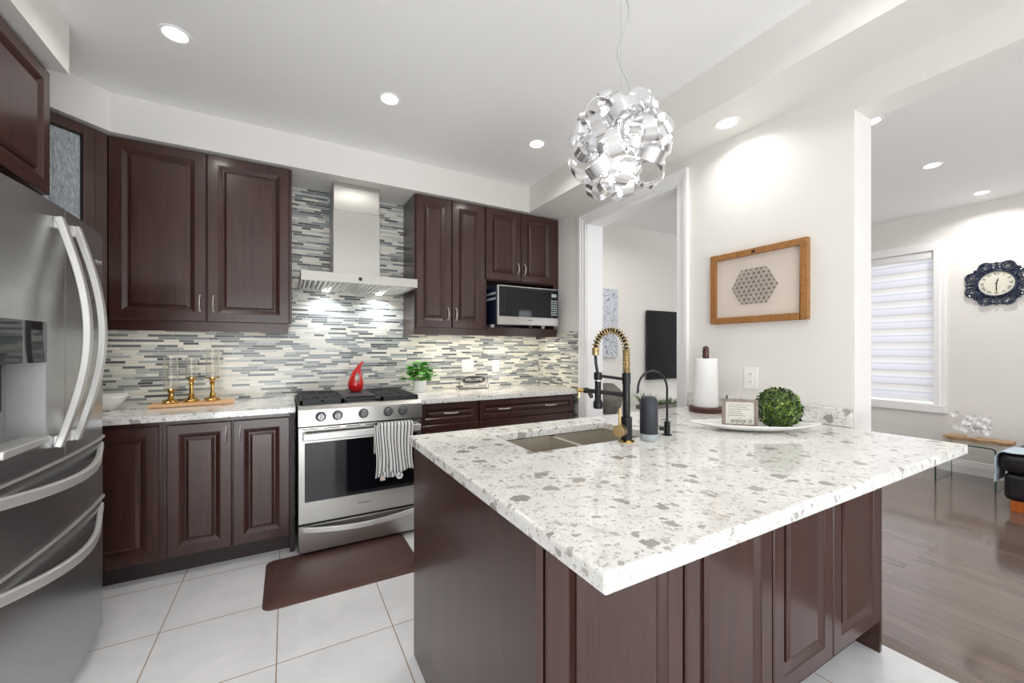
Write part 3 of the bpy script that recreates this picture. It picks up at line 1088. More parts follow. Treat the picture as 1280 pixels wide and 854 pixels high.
MB().box((ox0, RY + 0.004, 0.199), (ox1, RY + 0.04, 0.213)).build('gap_trim', 'darkgap', rg, smooth=False)
dr = MB().box((ox0, RY, 0.036), (ox1, RY + 0.042, 0.198)).build('warming_drawer', 'steel', rg, 0.002)
pts = [(0.088 + 0.712 * i / 24, RY - 0.012 - 0.036 * math.sin(PI * i / 24) ** 0.7, 0.182 - 0.022 * math.sin(PI * i / 24)) for i in range(25)]
MB().band(pts, Vector((0, 0, 1)), 0.034, 0.016).box((0.082, RY - 0.016, 0.166), (0.10, RY + 0.001, 0.198)).box((0.786, RY - 0.016, 0.166), (0.804, RY + 0.001, 0.198)).build('handle', 'steelh', dr, 0.004)


def grate(x0, x1):
    g = MB()
    y0, y1, z0, z1 = RY + 0.055, 3.47, 0.944, 0.958
    for x in (x0, x1 - 0.014):
        g.box((x, y0, z0 - 0.014), (x + 0.014, y1, z1))
    for y in (y0, y1 - 0.014, (y0 + y1) / 2 - 0.007):
        g.box((x0, y, z0 - 0.014), (x1, y + 0.014, z1))
    n = 13
    for k in range(1, n):
        y = y0 + (y1 - y0) * k / n
        if k in (3, 10):
            g.box((x0, y - 0.006, z0), (x0 + (x1 - x0) * 0.32, y + 0.006, z1)).box((x0 + (x1 - x0) * 0.68, y - 0.006, z0), (x1, y + 0.006, z1))
        else:
            g.box((x0, y - 0.009, z0), (x1, y + 0.009, z1))
    xm = (x0 + x1) / 2
    g.box((xm - 0.006, y0, z0), (xm + 0.006, y1, z1))
    for x in (x0 + 0.01, x1 - 0.024):
        for y in (y0 + 0.01, y1 - 0.024):
            g.box((x, y, 0.927), (x + 0.014, y + 0.014, z0))
    return g.build('grate', 'iron', rg, smooth=False)


grate(0.075, 0.325)
grate(0.563, 0.813)
for x in (0.20, 0.688):
    for y in (2.97, 3.30):
        MB().lathe([(0.05, 0), (0.05, 0.008), (0.036, 0.010), (0.036, 0.016), (0, 0.018)], (x, y, 0.927), 24).build('burner', 'chrome', rg)
gd = MB().box((0.332, 2.95, 0.944), (0.556, 3.45, 0.958)).box((0.332, RY + 0.06, 0.944), (0.346, 2.95, 0.956)).box((0.542, RY + 0.06, 0.944), (0.556, 2.95, 0.956)).box((0.332, RY + 0.055, 0.944), (0.556, RY + 0.069, 0.956))
for x in (0.34, 0.53):
    for y in (2.86, 3.40):
        gd.box((x, y, 0.927), (x + 0.015, y + 0.015, 0.944))
gd.build('griddle', 'iron', rg, 0.002)

# striped towel over the oven handle
tw = thing('dish_towel', 'grey and white striped dish towel hanging on the oven handle', 'towel', (0.62, RY - 0.06, 0.77))


def towel(name, x0, x1, front_z, back_z, off, amp):
    mb = MB()
    yh, zt = RY - 0.054, 0.776 + off

    def fn(p, q):
        x = x0 + (x1 - x0) * p
        L1, L2 = zt - front_z, zt - back_z
        s_ = q * (L1 + L2 + 0.036)
        wv = amp * math.sin(p * 21 + 0.6 * math.sin(p * 5)) + amp * 0.5 * math.sin(p * 43 + 1)
        if s_ < L1:
            k = 1 - s_ / L1
            zz = front_z + s_ + 0.008 * math.sin(p * 9) * k
            return (x + 0.010 * math.sin(q * 7 + p * 3) * (1 - q), yh - 0.014 - off - wv * (1 - q * 0.8) - 0.012 * (1 - q), zz)
        if s_ < L1 + 0.036:
            a_ = (s_ - L1) / 0.036 * PI
            return (x, yh - (0.014 + off) * math.cos(a_), zt + (0.004 + off) * math.sin(a_))
        zz = zt - (s_ - L1 - 0.036)
        return (x, yh + 0.014 + off + 0.004 * math.sin(p * 20), zz)
    mb.grid(fn, 46, 40, True)
    return mb.build(name, 'stripe', tw, solid=0.003, weld=False)


towel('towel_fold', 0.497, 0.665, 0.452, 0.60, 0.003, 0.006)
towel('towel_front', 0.52, 0.738, 0.482, 0.58, 0.011, 0.007)
MB().box((0.528, RY - 0.083, 0.432), (0.560, RY - 0.080, 0.462)).build('care_tag', 'linen', tw, smooth=False)
rt = MB().cyl((0.652, RY - 0.084, 0.448), (0.652, RY - 0.081, 0.448), 0.022, n=28).build('round_tag', 'paper', tw, smooth=False)
MB().tube([(0.652 + 0.011 * math.cos(2 * PI * i / 20), RY - 0.085, 0.448 + 0.006 * math.sin(2 * PI * i / 20)) for i in range(20)], 0.0012, 6, True).cyl((0.652, RY - 0.086, 0.448), (0.652, RY - 0.084, 0.448), 0.003, n=10).build('printed_mark', 'ink', rt)

# red vase on the griddle
v = thing('vase', 'glossy red teardrop vase with a hole standing on the range griddle', 'vase', (0.464, 3.25, 0.958))
prof = [(0.0, 0.0, 0.030), (0.004, 0.0, 0.040), (0.02, 0.0, 0.050), (0.045, 0.0, 0.0565), (0.075, 0.0, 0.055), (0.105, 0.001, 0.047), (0.135, 0.004, 0.036),
        (0.16, 0.010, 0.026), (0.185, 0.020, 0.017), (0.205, 0.032, 0.012), (0.222, 0.046, 0.010), (0.228, 0.052, 0.006)]
vb = MB()
vs, fs, nn = [], [], 32
for z_, dx_, r_ in prof:
    vs += [(0.460 + dx_ + r_ * math.cos(2 * PI * i / nn), 3.25 + r_ * 0.9 * math.sin(2 * PI * i / nn), 0.9585 + z_) for i in range(nn)]
for k in range(len(prof) - 1):
    fs += [(k * nn + i, k * nn + (i + 1) % nn, (k + 1) * nn + (i + 1) % nn, (k + 1) * nn + i) for i in range(nn)]
fs += [tuple(range(nn - 1, -1, -1)), tuple(range((len(prof) - 1) * nn, len(prof) * nn))]
vb.add(vs, fs)
vb = vb.build('body', 'red', v)
cut = MB().prism([(0.466 + 0.017 * math.cos(2 * PI * i / 24) * (1 - 0.3 * math.sin(2 * PI * i / 24)), 0.9585 + 0.112 + 0.033 * math.sin(2 * PI * i / 24)) for i in range(24)], 3.15, 3.35, lambda p, q, s_: (p, s_, q)).build('cutter', 'red', v)
bm_ = vb.modifiers.new('hole', 'BOOLEAN')
bm_.operation = 'DIFFERENCE'
bm_.object = cut
bpy.context.view_layer.update()
me_ = bpy.data.meshes.new_from_object(vb.evaluated_get(bpy.context.evaluated_depsgraph_get()))
vb.modifiers.clear()
vb.data = me_
bpy.data.objects.remove(cut)
me_.polygons.foreach_set('use_smooth', [True] * len(me_.polygons))
me_.set_sharp_from_angle(angle=math.radians(40))
bv = vb.modifiers.new('bevel', 'BEVEL')
bv.width = 0.004
bv.segments = 3
bv.limit_method = 'ANGLE'
bv.angle_limit = math.radians(50)

# ------------------------------------------------------------------ hood
hd = thing('range_hood', 'stainless chimney range hood over the range', 'hood', (0.47, 3.3, 1.73))
MB().box((0.083, 3.0, 1.740), (0.862, 3.02, 1.805)).box((0.083, 3.02, 1.740), (0.095, YB - 0.002, 1.805)).box((0.850, 3.02, 1.740), (0.862, YB - 0.002, 1.805)).box((0.095, 3.02, 1.795), (0.850, YB - 0.002, 1.805)).box((0.095, YB - 0.03, 1.735), (0.850, YB - 0.002, 1.795)).build('canopy', 'steel', hd, 0.002)
MB().box((0.303, 3.26, 1.805), (0.640, YB - 0.002, 2.32)).build('chimney_lower', 'steel', hd, 0.003)
MB().box((0.306, 3.263, 2.32), (0.637, YB - 0.002, ZS - 0.002)).build('chimney_upper', 'steel', hd, 0.003)
bf = MB()
n = 24
for k in range(n):
    x = 0.10 + 0.745 * k / n
    bf.prism([(x, 1.752), (x + 0.010, 1.738), (x + 0.020, 1.738), (x + 0.024, 1.752), (x + 0.020, 1.745), (x + 0.010, 1.745)], 3.03, YB - 0.035, lambda p, q, s_: (p, s_, q))
bf.build('baffle_filter', 'steelh', hd, smooth=False)
MB().box((0.097, 3.022, 1.76), (0.848, YB - 0.032, 1.768)).build('filter_cavity', 'darkgap', hd, smooth=False)
MB(frame((0.455, 3.0, 1.772), *FB)).lathe([(0.013, 0), (0.013, 0.004), (0, 0.005)], (0, 0, 0), 20).build('control_button', 'iron', hd)
for x in (0.27, 0.67):
    MB().cyl((x, YB - 0.075, 1.731), (x, YB - 0.075, 1.738), 0.026).build('lamp', 'lamp', hd)
    area('hood_lamp', (x, YB - 0.085, 1.722), (0.0, 0, 0), 0.05, 0.05, 1.8, (0.93, 0.97, 1.0), 'DISK', math.radians(140))

# ------------------------------------------------------------------ microwave
mw = thing('microwave', 'silver and black microwave oven on the open cabinet shelf', 'microwave', (1.88, 3.28, ZU0 + 0.018))
x0, x1, z0, z1, yf = 1.568, 2.193, 1.492, 1.828, 3.05
MB().box((x0 + 0.003, yf + 0.03, z0 + 0.004), (x1 - 0.003, 3.50, z1 - 0.004)).build('body', 'navy', mw, 0.004)
ff = MB().box((x0, yf + 0.004, z0), (x1, yf + 0.03, z1)).build('front_frame', 'steelh', mw, 0.003)
MB().box((x0 + 0.010, yf, z0 + 0.070), (2.105, yf + 0.010, z1 - 0.008)).build('door_window', 'blackglass', mw, smooth=False)
pn = MB().box((2.107, yf, z0 + 0.070), (x1 - 0.004, yf + 0.010, z1 - 0.008)).build('control_panel', 'blackglass', mw, smooth=False)
MB().box((2.118, yf - 0.001, z1 - 0.075), (2.17, yf + 0.002, z1 - 0.045)).build('display', 'paleg', pn, smooth=False)
bt = MB()
for r_ in range(7):
    for c_ in range(3):
        bt.box((2.113 + c_ * 0.024, yf - 0.001, z0 + 0.095 + r_ * 0.021), (2.130 + c_ * 0.024, yf + 0.002, z0 + 0.106 + r_ * 0.021))
bt.build('keypad', 'paleg', pn, smooth=False)
MB().box((x0 + 0.004, yf - 0.002, z0 + 0.006), (x1 - 0.004, yf + 0.006, z0 + 0.066)).build('lower_trim', 'steel', mw, 0.002)
MB().box((1.86, yf - 0.003, z0 + 0.038), (1.915, yf, z0 + 0.044)).build('brand_mark', 'ink', mw, smooth=False)
MB().box((x0 + 0.035, yf - 0.003, z0 + 0.09), (x0 + 0.058, yf + 0.002, z0 + 0.21)).build('dark_bar', 'darkgap', mw, 0.004)  # dark upright bar on the left of the door window
MB().box((x0 + 0.001, yf + 0.05, z1 - 0.075), (x0 + 0.004, yf + 0.30, z1 - 0.055)).box((x0 + 0.001, yf + 0.05, z1 - 0.12), (x0 + 0.004, yf + 0.30, z1 - 0.1)).build('side_vents', 'paleg', mw, smooth=False)
for x in (x0 + 0.03, x1 - 0.06):
    for y in (yf + 0.17, 3.44):
        MB().cyl((x, y, ZU0 + 0.0182), (x, y, z0 + 0.006), 0.016, 0.02, 16).build('foot', 'white', mw)

# ------------------------------------------------------------------ floor mat
mb = MB()
mx0, my0, mx1, my1 = -0.105, 2.30, 0.70, 2.835


def rr(inset, r, z, n=6):
    pts = []
    for cx_, cy_, a0 in ((mx1 - r, my1 - r, 0), (mx0 + r, my1 - r, PI / 2), (mx0 + r, my0 + r, PI), (mx1 - r, my0 + r, 1.5 * PI)):
        for i in range(n + 1):
            a_ = a0 + PI / 2 * i / n
            pts.append((cx_ + (r - inset) * math.cos(a_), cy_ + (r - inset) * math.sin(a_), z))
    return pts


lv = [rr(0, 0.05, 0.0005), rr(0.002, 0.05, 0.004), rr(0.036, 0.05, 0.017), rr(0.040, 0.05, 0.017), rr(0.043, 0.05, 0.0175)]
n = len(lv[0])
mb.add([p for l in lv for p in l], [(k * n + i, k * n + (i + 1) % n, (k + 1) * n + (i + 1) % n, (k + 1) * n + i) for k in range(4) for i in range(n)] + [tuple(range(4 * n, 5 * n)), tuple(range(n - 1, -1, -1))])
for i in range(9):
    y = my0 + 0.08 + i * 0.043
    mb.box((mx0 + 0.07, y, 0.0172), (mx0 + 0.135, y + 0.02, 0.0187))
tag(mb.build('floor_mat', 'mat', bevel=0), 'dark brown cushioned floor mat in front of the range', 'mat')

# ------------------------------------------------------------------ peninsula
pn_ = thing('island_cabinet', 'dark wood island cabinet with four panelled doors under the large countertop', 'cabinet', (1.3, 1.2, 0))
IX0, IX1, IY = 0.467, 2.202, 0.752
MB().box((IX0, 0.731, 0.0), (IX0 + 0.018, 1.68, CU - 0.001)).build('end_panel', 'wood', pn_, smooth=False)
MB().box((IX1 - 0.02, 0.731, 0.0), (IX1, 1.68, CU - 0.001)).build('end_panel', 'wood', pn_, smooth=False)
MB().box((IX0 + 0.018, IY, 0.13), (IX1 - 0.02, IY + 0.018, CU - 0.001)).box((IX0 + 0.018, 1.66, 0.0), (IX1 - 0.02, 1.68, CU - 0.001)).box((IX0 + 0.018, IY + 0.018, 0.13), (IX1 - 0.02, 1.66, 0.148)).build('carcass', 'woodin', pn_, smooth=False)
MB().box((IX0 + 0.018, 0.815, 0.0), (IX1 - 0.02, 0.833, 0.13)).build('toe_kick', 'woodin', pn_, smooth=False)
for xa, xb_ in ((0.492, 0.938), (0.948, 1.368), (1.378, 1.768), (1.776, 2.178)):
    panel_door('door', frame((xa, IY - 0.001, 0.137), *FB), xb_ - xa, 0.735, pn_, 0.058)

ct = MB()
xs, ys = [0.453, 0.772, 1.395, 2.283], [0.500, 1.216, 1.560, 1.706]
vs, fs = [], []
for z in (CU, CT):
    vs += [(x, y, z) for y in ys for x in xs]
for lev in (0, 16):
    for j in range(3):
        for i in range(3):
            if (i, j) != (1, 1):
                fs.append((lev + j * 4 + i, lev + j * 4 + i + 1, lev + (j + 1) * 4 + i + 1, lev + (j + 1) * 4 + i))
per = [0, 1, 2, 3, 7, 11, 15, 14, 13, 12, 8, 4]
fs += [(per[i], per[(i + 1) % 12], per[(i + 1) % 12] + 16, per[i] + 16) for i in range(12)]
hl = [5, 6, 10, 9]
fs += [(hl[i], hl[(i + 1) % 4], hl[(i + 1) % 4] + 16, hl[i] + 16) for i in range(4)]
ct.add(vs, fs)
tag(ct.build('countertop', 'quartz', bevel=0.006, seg=3), 'large speckled quartz island countertop with the sink cut into it', 'countertop')
tag(MB().box((2.284, O1 + 0.006, CT + 0.001), (2.2995, D0 - 0.083, 1.0)).build('backsplash_strip', 'quartz', bevel=0.002), 'low quartz backsplash strip along the wall behind the plate', 'backsplash')

# sink
sk = thing('kitchen_sink', 'stainless double bowl sink set under the island countertop', 'sink', (1.083, 1.39, 0.69))


def bowl(xa, xb_, ya, yb2, name):
    zt, zb, r = CU - 0.0012, 0.682, 0.012
    mb_ = MB()
    o_ = [(xa, ya), (xb_, ya), (xb_, yb2), (xa, yb2)]
    i_ = [(xa + r, ya + r), (xb_ - r, ya + r), (xb_ - r, yb2 - r), (xa + r, yb2 - r)]
    mb_.add([(p, q, zt) for p, q in o_] + [(p, q, zb + r) for p, q in o_] + [(p, q, zb) for p, q in i_],
            [(i, (i + 1) % 4, 4 + (i + 1) % 4, 4 + i) for i in range(4)] + [(4 + i, 4 + (i + 1) % 4, 8 + (i + 1) % 4, 8 + i) for i in range(4)] + [(8, 9, 10, 11)])
    b_ = mb_.build(name, 'sinksteel', sk, smooth=False, solid=0.0015)
    MB().lathe([(0.04, 0), (0.045, 0.003), (0.03, 0.004), (0.028, 0.001), (0, 0.001)], ((xa + xb_) / 2, (ya + yb2) / 2 + 0.05, zb + 0.001), 28).build('drain', 'chrome', b_)


bowl(0.768, 1.072, 1.212, 1.564, 'bowl')
bowl(1.100, 1.399, 1.212, 1.564, 'bowl')
MB().box((1.073, 1.213, 0.80), (1.099, 1.563, CU - 0.003)).build('divider', 'sinksteel', sk, 0.004)

# main faucet
fc = thing('faucet', 'black and gold spring neck kitchen faucet beside the sink', 'faucet', (1.176, 1.177, CT))
P = Vector((1.176, 1.177, 0))
dr_ = Vector((-0.62, 0.785, 0)).normalized()
MB().lathe([(0.032, 0.0005), (0.032, 0.004), (0.026, 0.009), (0, 0.009)], (P.x, P.y, CT), 28).build('base_ring', 'gold', fc)
MB().lathe([(0.0215, 0.008), (0.0215, 0.098), (0.0145, 0.100), (0.0145, 0.228), (0.0165, 0.230), (0.0165, 0.272), (0, 0.272)], (P.x, P.y, CT), 28).build('column', 'black', fc)
# spring: helix round the hose path
ztop = CT + 0.272
hp = []
for i in range(120):
    s_ = i / 119
    if s_ < 0.28:
        hp.append(P + Vector((0, 0, ztop + 0.09 * s_ / 0.28)))
    else:
        a_ = (s_ - 0.28) / 0.72 * PI * 1.02
        hp.append(P + dr_ * (0.061 - 0.061 * math.cos(a_)) + Vector((0, 0, ztop + 0.09 + 0.082 * math.sin(a_) * (1.0))))
MB().tube(hp, 0.0075, 10).build('hose', 'black', fc)
hel = []
turns, N = 30, 30 * 14
cum = 0
for i in range(N + 1):
    s_ = i / N
    # dense coils in the straight part, open in the arch
    q = (s_ / 0.40) * 0.28 if s_ < 0.40 else 0.28 + (s_ - 0.40) / 0.60 * 0.72
    f_ = q * 119
    k = min(118, int(f_))
    p = hp[k].lerp(hp[k + 1], f_ - k)
    d = (hp[min(119, k + 1)] - hp[max(0, k)]).normalized()
    side = Vector((0, 0, 1)).cross(dr_).normalized()
    up = d.cross(side).normalized()
    a_ = 2 * PI * turns * s_
    hel.append(p + (0.0118 if s_ < 0.4 else 0.0138) * (math.cos(a_) * side + math.sin(a_) * up))
MB().tube(hel, [0.0034 if i / N < 0.4 else 0.0024 for i in range(N + 1)], 6).build('spring', 'goldm', fc)
end = hp[-1]
MB().cyl(end + Vector((0, 0, 0.012)), end + Vector((0, 0, -0.016)), 0.0135).build('spring_cap', 'goldm', fc)
sp = MB()
sp.tube([end + Vector((0, 0, -0.014)), end + dr_ * -0.002 + Vector((0, 0, -0.05)), end + dr_ * -0.010 + Vector((0, 0, -0.10))], 0.006, 10)
e2 = end + dr_ * -0.010
zb = CT + 0.27
sp.lathe([(0.015, -0.028), (0.0165, -0.026), (0.0165, 0.0), (0.013, 0.002), (0, 0.002)], (e2.x, e2.y, zb), 20)
sp.lathe([(0.0, -0.145), (0.018, -0.145), (0.0195, -0.135), (0.0185, -0.118), (0.013, -0.11), (0.0125, -0.03), (0, -0.03)], (e2.x, e2.y, zb), 20)
sp = sp.build('spray_head', 'black', fc)
MB().lathe([(0.0135, -0.034), (0.0135, -0.030)], (e2.x, e2.y, zb), 20).build('ring', 'chrome', sp)
MB().cyl(P + Vector((0, 0, zb - 0.012 - 0.012)), Vector((e2.x, e2.y, zb - 0.012)), 0.006).build('holder_arm', 'black', fc)
a1 = P + dr_ * 0.155 + Vector((0, 0, CT + 0.196))
arm = MB().cyl(P + Vector((0, 0, CT + 0.185)), a1, 0.0085).cyl(P + dr_ * 0.01 + Vector((0, 0, CT + 0.185)), P + dr_ * 0.03 + Vector((0, 0, CT + 0.187)), 0.010)
arm.cyl(a1 - dr_ * 0.004, a1 + dr_ * 0.014, 0.0115)
arm.tube([a1 - dr_ * 0.01 + Vector((0, 0, -0.008)), a1 - dr_ * 0.018 + Vector((0, 0, -0.03))], [0.010, 0.007], 10)
arm = arm.build('pot_spout', 'black', fc)
MB().cyl(a1 + dr_ * 0.014, a1 + dr_ * 0.040, 0.0095).tube([a1 + dr_ * 0.034, a1 + dr_ * 0.036 + Vector((0, 0, -0.03))], 0.004, 8).build('spout_tip', 'gold', arm)
lx = Vector((-0.93, -0.36, 0)).normalized()
c0 = P + Vector((0, 0, CT + 0.052))
lv = MB().cyl(c0 + lx * 0.019, c0 + lx * 0.040, 0.0165).build('valve', 'black', fc)
kb = MB().cyl(c0 + lx * 0.040, c0 + lx * 0.074, 0.0235, n=32)
kb.tube([c0 + lx * 0.060 + Vector((0, 0, 0.02)), c0 + lx * 0.062 + Vector((0, 0, 0.085))], [0.0055, 0.0048], 10)
kb.build('lever', 'goldm', fc, 0.0015)

# filtered water tap
ft = thing('filter_tap', 'thin black gooseneck drinking water tap behind the black cylinder', 'faucet', (1.415, 1.18, CT))
Q = Vector((1.415, 1.18, 0))
MB().lathe([(0.020, 0.0005), (0.020, 0.004), (0.0125, 0.006), (0.0125, 0.058), (0.005, 0.06), (0, 0.06)], (Q.x, Q.y, CT), 24).build('body', 'black', ft)
g_ = [Q + Vector((0, 0, CT + 0.058)), Q + Vector((0, 0, CT + 0.13)), Q + Vector((0, 0, CT + 0.195))]
dl = Vector((-0.87, 0.49, 0)).normalized()
for i in range(1, 18):
    a_ = PI * 1.02 * i / 17
    k = max(0, (i - 12) / 5)
    g_.append(Q + dl * (0.062 - 0.062 * math.cos(a_)) + Vector((0, 0, CT + 0.195 + 0.078 * math.sin(a_))))
g_.append(g_[-1] + dl * 0.002 + Vector((0, 0, -0.012)))
MB().tube(g_, 0.0048, 10).build('gooseneck', 'black', ft)
MB().cyl(Q + Vector((0, 0, CT + 0.028)), Q + dl * 0.032 + Vector((0, 0, CT + 0.028)), 0.008).build('lever', 'black', ft)

# black cylinder
cn = thing('canister', 'dark rounded cylinder with a pale grey base standing by the faucets', 'canister', (1.276, 1.154, CT))
MB().lathe([(0, 0.001), (0.033, 0.001), (0.0345, 0.004), (0.0345, 0.028), (0, 0.028)], (1.276, 1.154, CT), 32).build('base_band', 'paleg', cn)
MB().lathe([(0.0348, 0.027), (0.0352, 0.030), (0.0345, 0.150), (0.0325, 0.162), (0.027, 0.171), (0.016, 0.176), (0, 0.177)], (1.276, 1.154, CT), 32).build('body', 'speaker', cn)

# paper towel holder and roll
hx, hy_ = 2.14, 1.51
h = thing('paper_towel_holder', 'dark walnut paper towel holder standing by the wall on the island', 'holder', (hx, hy_, CT))
MB().lathe([(0, 0.0008), (0.088, 0.0008), (0.092, 0.005), (0.092, 0.026), (0.087, 0.032), (0, 0.032)], (hx, hy_, CT), 40).build('base', 'walnut', h)
MB().lathe([(0.009, 0.032), (0.009, 0.31), (0.015, 0.312), (0.019, 0.318), (0.017, 0.34), (0.019, 0.352), (0.016, 0.362), (0.018, 0.37), (0.010, 0.382), (0, 0.384)], (hx, hy_, CT), 20).build('rod', 'walnut', h)
r_ = thing('paper_towel_roll', 'white paper towel roll on the walnut holder', 'paper towel', (hx, hy_, CT + 0.033))
MB().lathe([(0.020, 0.0), (0.066, 0.0), (0.065, 0.14), (0.062, 0.278), (0.020, 0.278), (0.020, 0.0)], (hx, hy_, CT + 0.033), 40).build('sheets', 'paper', r_)
MB().lathe([(0.0115, 0.001), (0.0198, 0.001), (0.0198, 0.277), (0.0115, 0.277), (0.0115, 0.001)], (hx, hy_, CT + 0.033), 24).build('core', 'linen', r_)

# boat plate with sign and boxwood ball
pl = Vector((1.845, 1.065, CT))
ang = math.atan2(-0.33, 0.44)


def plate_pt(uu, vv):
    """uu -1..1 along, vv -1..1 across"""
    wdt = 0.115 * (1 - abs(uu) ** 1.9)
    x_ = 0.285 * uu
    y_ = wdt * vv
    z_ = 0.004 + 0.032 * (abs(uu) ** 2.4) + 0.030 * (abs(vv) ** 3) * (1 - abs(uu) ** 2)
    return x_, y_, z_


mb = MB(Matrix.Translation(pl) @ Matrix.Rotation(ang, 4, 'Z'))
mb.grid(lambda p, q: plate_pt(2 * p - 1, 2 * q - 1), 40, 16)
pt_ = tag(mb.build('plate', 'ceramic', solid=0.006), 'long white boat-shaped plate on the island holding the boxwood ball', 'plate')

sg = thing('framed_sign', 'small weathered wood framed sign reading enjoy it, leaning on the white plate', 'sign', (1.786, 1.086, CT + 0.012))
sb = Vector((1.731, 1.141, CT + 0.0175))
su = Vector((0.674, -0.738, 0)).normalized()
sn = Vector((-0.738, -0.674, 0)).normalized()
ms = frame(sb, su, (0, 0, 1), sn)
sw, sh, fw = 0.142, 0.124, 0.012
f_ = MB(ms)
for p0, p1 in (((0, 0), (fw, sh)), ((sw - fw, 0), (sw, sh)), ((fw, 0), (sw - fw, fw)), ((fw, sh - fw), (sw - fw, sh))):
    f_.box((p0[0], p0[1], 0), (p1[0], p1[1], 0.016))
f_.build('frame', 'greywood', sg, 0.001)
bd = MB(ms).box((fw, fw, 0.003), (sw - fw, sh - fw, 0.008)).build('board', 'signboard', sg, smooth=False)
lines = MB(ms)
for k, ln in enumerate((0.085, 0.075, 0.082, 0.05, 0.052, 0.062)):
    z_ = sh - 0.027 - k * 0.0095
    xq = 0.026
    while xq < 0.026 + ln:
        wl = random.uniform(0.003, 0.009)
        lines.box((xq, z_, 0.008), (xq + wl, z_ + 0.0022, 0.0085))
        xq += wl + 0.0022
lines.build('small_print', 'ink', bd, smooth=False)
text('lettering', 'enjoy it', 0.028, 'ink', frame(sb + su * (sw / 2 + 0.004) + Vector((0, 0, 0.028)) + sn * 0.0085, su, (0, 0, 1), sn), bd, 0.0003, 0.35)
MB(ms).box((0.016, sh, 0.004), (0.022, sh + 0.016, 0.012)).build('peg', 'ink', sg, smooth=False)

bx = thing('boxwood_ball', 'round green boxwood topiary ball on the white plate', 'plant', (1.935, 1.003, CT + 0.012))


def leafball(c, r, n, ls, core, rng, squash=1.0, zmin=-1):
    mb_ = MB()
    mb_.sphere(c, core, 20, 12)
    for i in range(n):
        zz = 1 - 2 * (i + 0.5) / n
        if zz < zmin:
            continue
        th = i * 2.39996
        d_ = Vector((math.sqrt(1 - zz * zz) * math.cos(th), math.sqrt(1 - zz * zz) * math.sin(th), zz))
        d_ = (d_ + Vector((rng.uniform(-.15, .15), rng.uniform(-.15, .15), rng.uniform(-.15, .15)))).normalized()
        p = Vector(c) + d_ * r * rng.uniform(0.86, 1.03)
        t_ = d_.orthogonal().normalized()
        t_.rotate(Matrix.Rotation(rng.uniform(0, 2 * PI), 3, d_))
        t_ = (t_ + d_ * rng.uniform(0.1, 1.1)).normalized()
        s_ = d_.cross(t_).normalized()
        l = ls * rng.uniform(0.7, 1.2)
        nn_ = t_.cross(s_).normalized()
        mb_.add([p, p + t_ * l * .45 + s_ * l * .32 + nn_ * l * .1, p + t_ * l, p + t_ * l * .45 - s_ * l * .32 + nn_ * l * .1], [(0, 1, 2), (0, 2, 3)])
    return mb_


leafball((1.93, 1.003, CT + 0.100), 0.085, 1700, 0.018, 0.070, random.Random(3)).build('foliage', 'box', bx, weld=False, smooth=False)

# ------------------------------------------------------------------ picture, outlets
def outlet(name, label, mtx, w_, h_, gangs):
    t_ = thing(name, label, 'outlet', mtx.translation, 'white wall outlets and plates')
    MB(mtx).box((-w_ / 2, -h_ / 2, 0), (w_ / 2, h_ / 2, 0.006)).build('cover_plate', 'white', t_, 0.002)
    for gx, kind in gangs:
        if kind == 'outlet':
            for z_ in (-0.021, 0.021):
                rc = MB(mtx).box((gx - 0.016, z_ - 0.014, 0.006), (gx + 0.016, z_ + 0.014, 0.008)).build('receptacle', 'paper', t_, 0.002)
                MB(mtx).box((gx - 0.008, z_ - 0.002, 0.0079), (gx - 0.0055, z_ + 0.008, 0.0086)).box((gx + 0.0055, z_ - 0.002, 0.0079), (gx + 0.008, z_ + 0.008, 0.0086)).box((gx - 0.002, z_ - 0.009, 0.0079), (gx + 0.002, z_ - 0.005, 0.0086)).build('slots', 'ink', rc, smooth=False)
        else:
            MB(mtx).box((gx - 0.016, -0.033, 0.006), (gx + 0.016, 0.033, 0.009)).build('rocker', 'paper', t_, 0.003)


FW = (0, -1, 0), (0, 0, 1), (-1, 0, 0)
outlet('wall_outlet', 'white double outlet on the wall under the framed wire art', frame((X1 - 0.0005, 1.34, 1.117), *FW), 0.078, 0.122, [(0, 'outlet')])
outlet('outlet_plate', 'white two-gang switch and outlet plate above the welcome sign', frame((1.497, YB - 0.0005, 1.12), *FB), 0.122, 0.118, [(-0.03, 'outlet'), (0.03, 'rocker')])
outlet('outlet_plate', 'single white outlet plate right of the welcome sign', frame((1.792, YB - 0.0005, 1.115), *FB), 0.078, 0.118, [(0, 'outlet')])

pc = thing('wall_art', 'oak framed picture with a dark wire honeycomb hung on the wall', 'picture', (X1, 1.305, 1.64))
mp_ = frame((X1 - 0.001, 1.572, 1.432), *FW)
pw, ph, pf = 0.530, 0.412, 0.034
f_ = MB(mp_)
for p0, p1 in (((0, 0), (pf, ph)), ((pw - pf, 0), (pw, ph)), ((pf, 0), (pw - pf, pf)), ((pf, ph - pf), (pw - pf, ph))):
    f_.box((p0[0], p0[1], 0), (p1[0], p1[1], 0.030))
f_.build('frame', 'frame', pc, 0.002)
MB(mp_).box((pf, pf, 0.002), (pw - pf, ph - pf, 0.010)).build('canvas', 'linen', pc, smooth=False)
MB(mp_).box((pw / 2 - 0.012, ph - 0.026, 0.030), (pw / 2 + 0.008, ph - 0.012, 0.033)).build('hanger', 'rust', pc, 0.001)
lat = MB(mp_)
a_ = 0.0275
cx_, cy_ = pw / 2 - 0.022, ph / 2 - 0.004


def hexin(x, y, hx_, hy2, R):
    x, y = abs(x - hx_), abs(y - hy2)
    return y <= R * 0.8661 and x * 0.866 + y * 0.5 <= R * 0.8661


def inside(x, y):
    return any(hexin(x, y, *q) for q in ((-0.012, 0.0, 0.124), (0.022, 0.004, 0.124)))


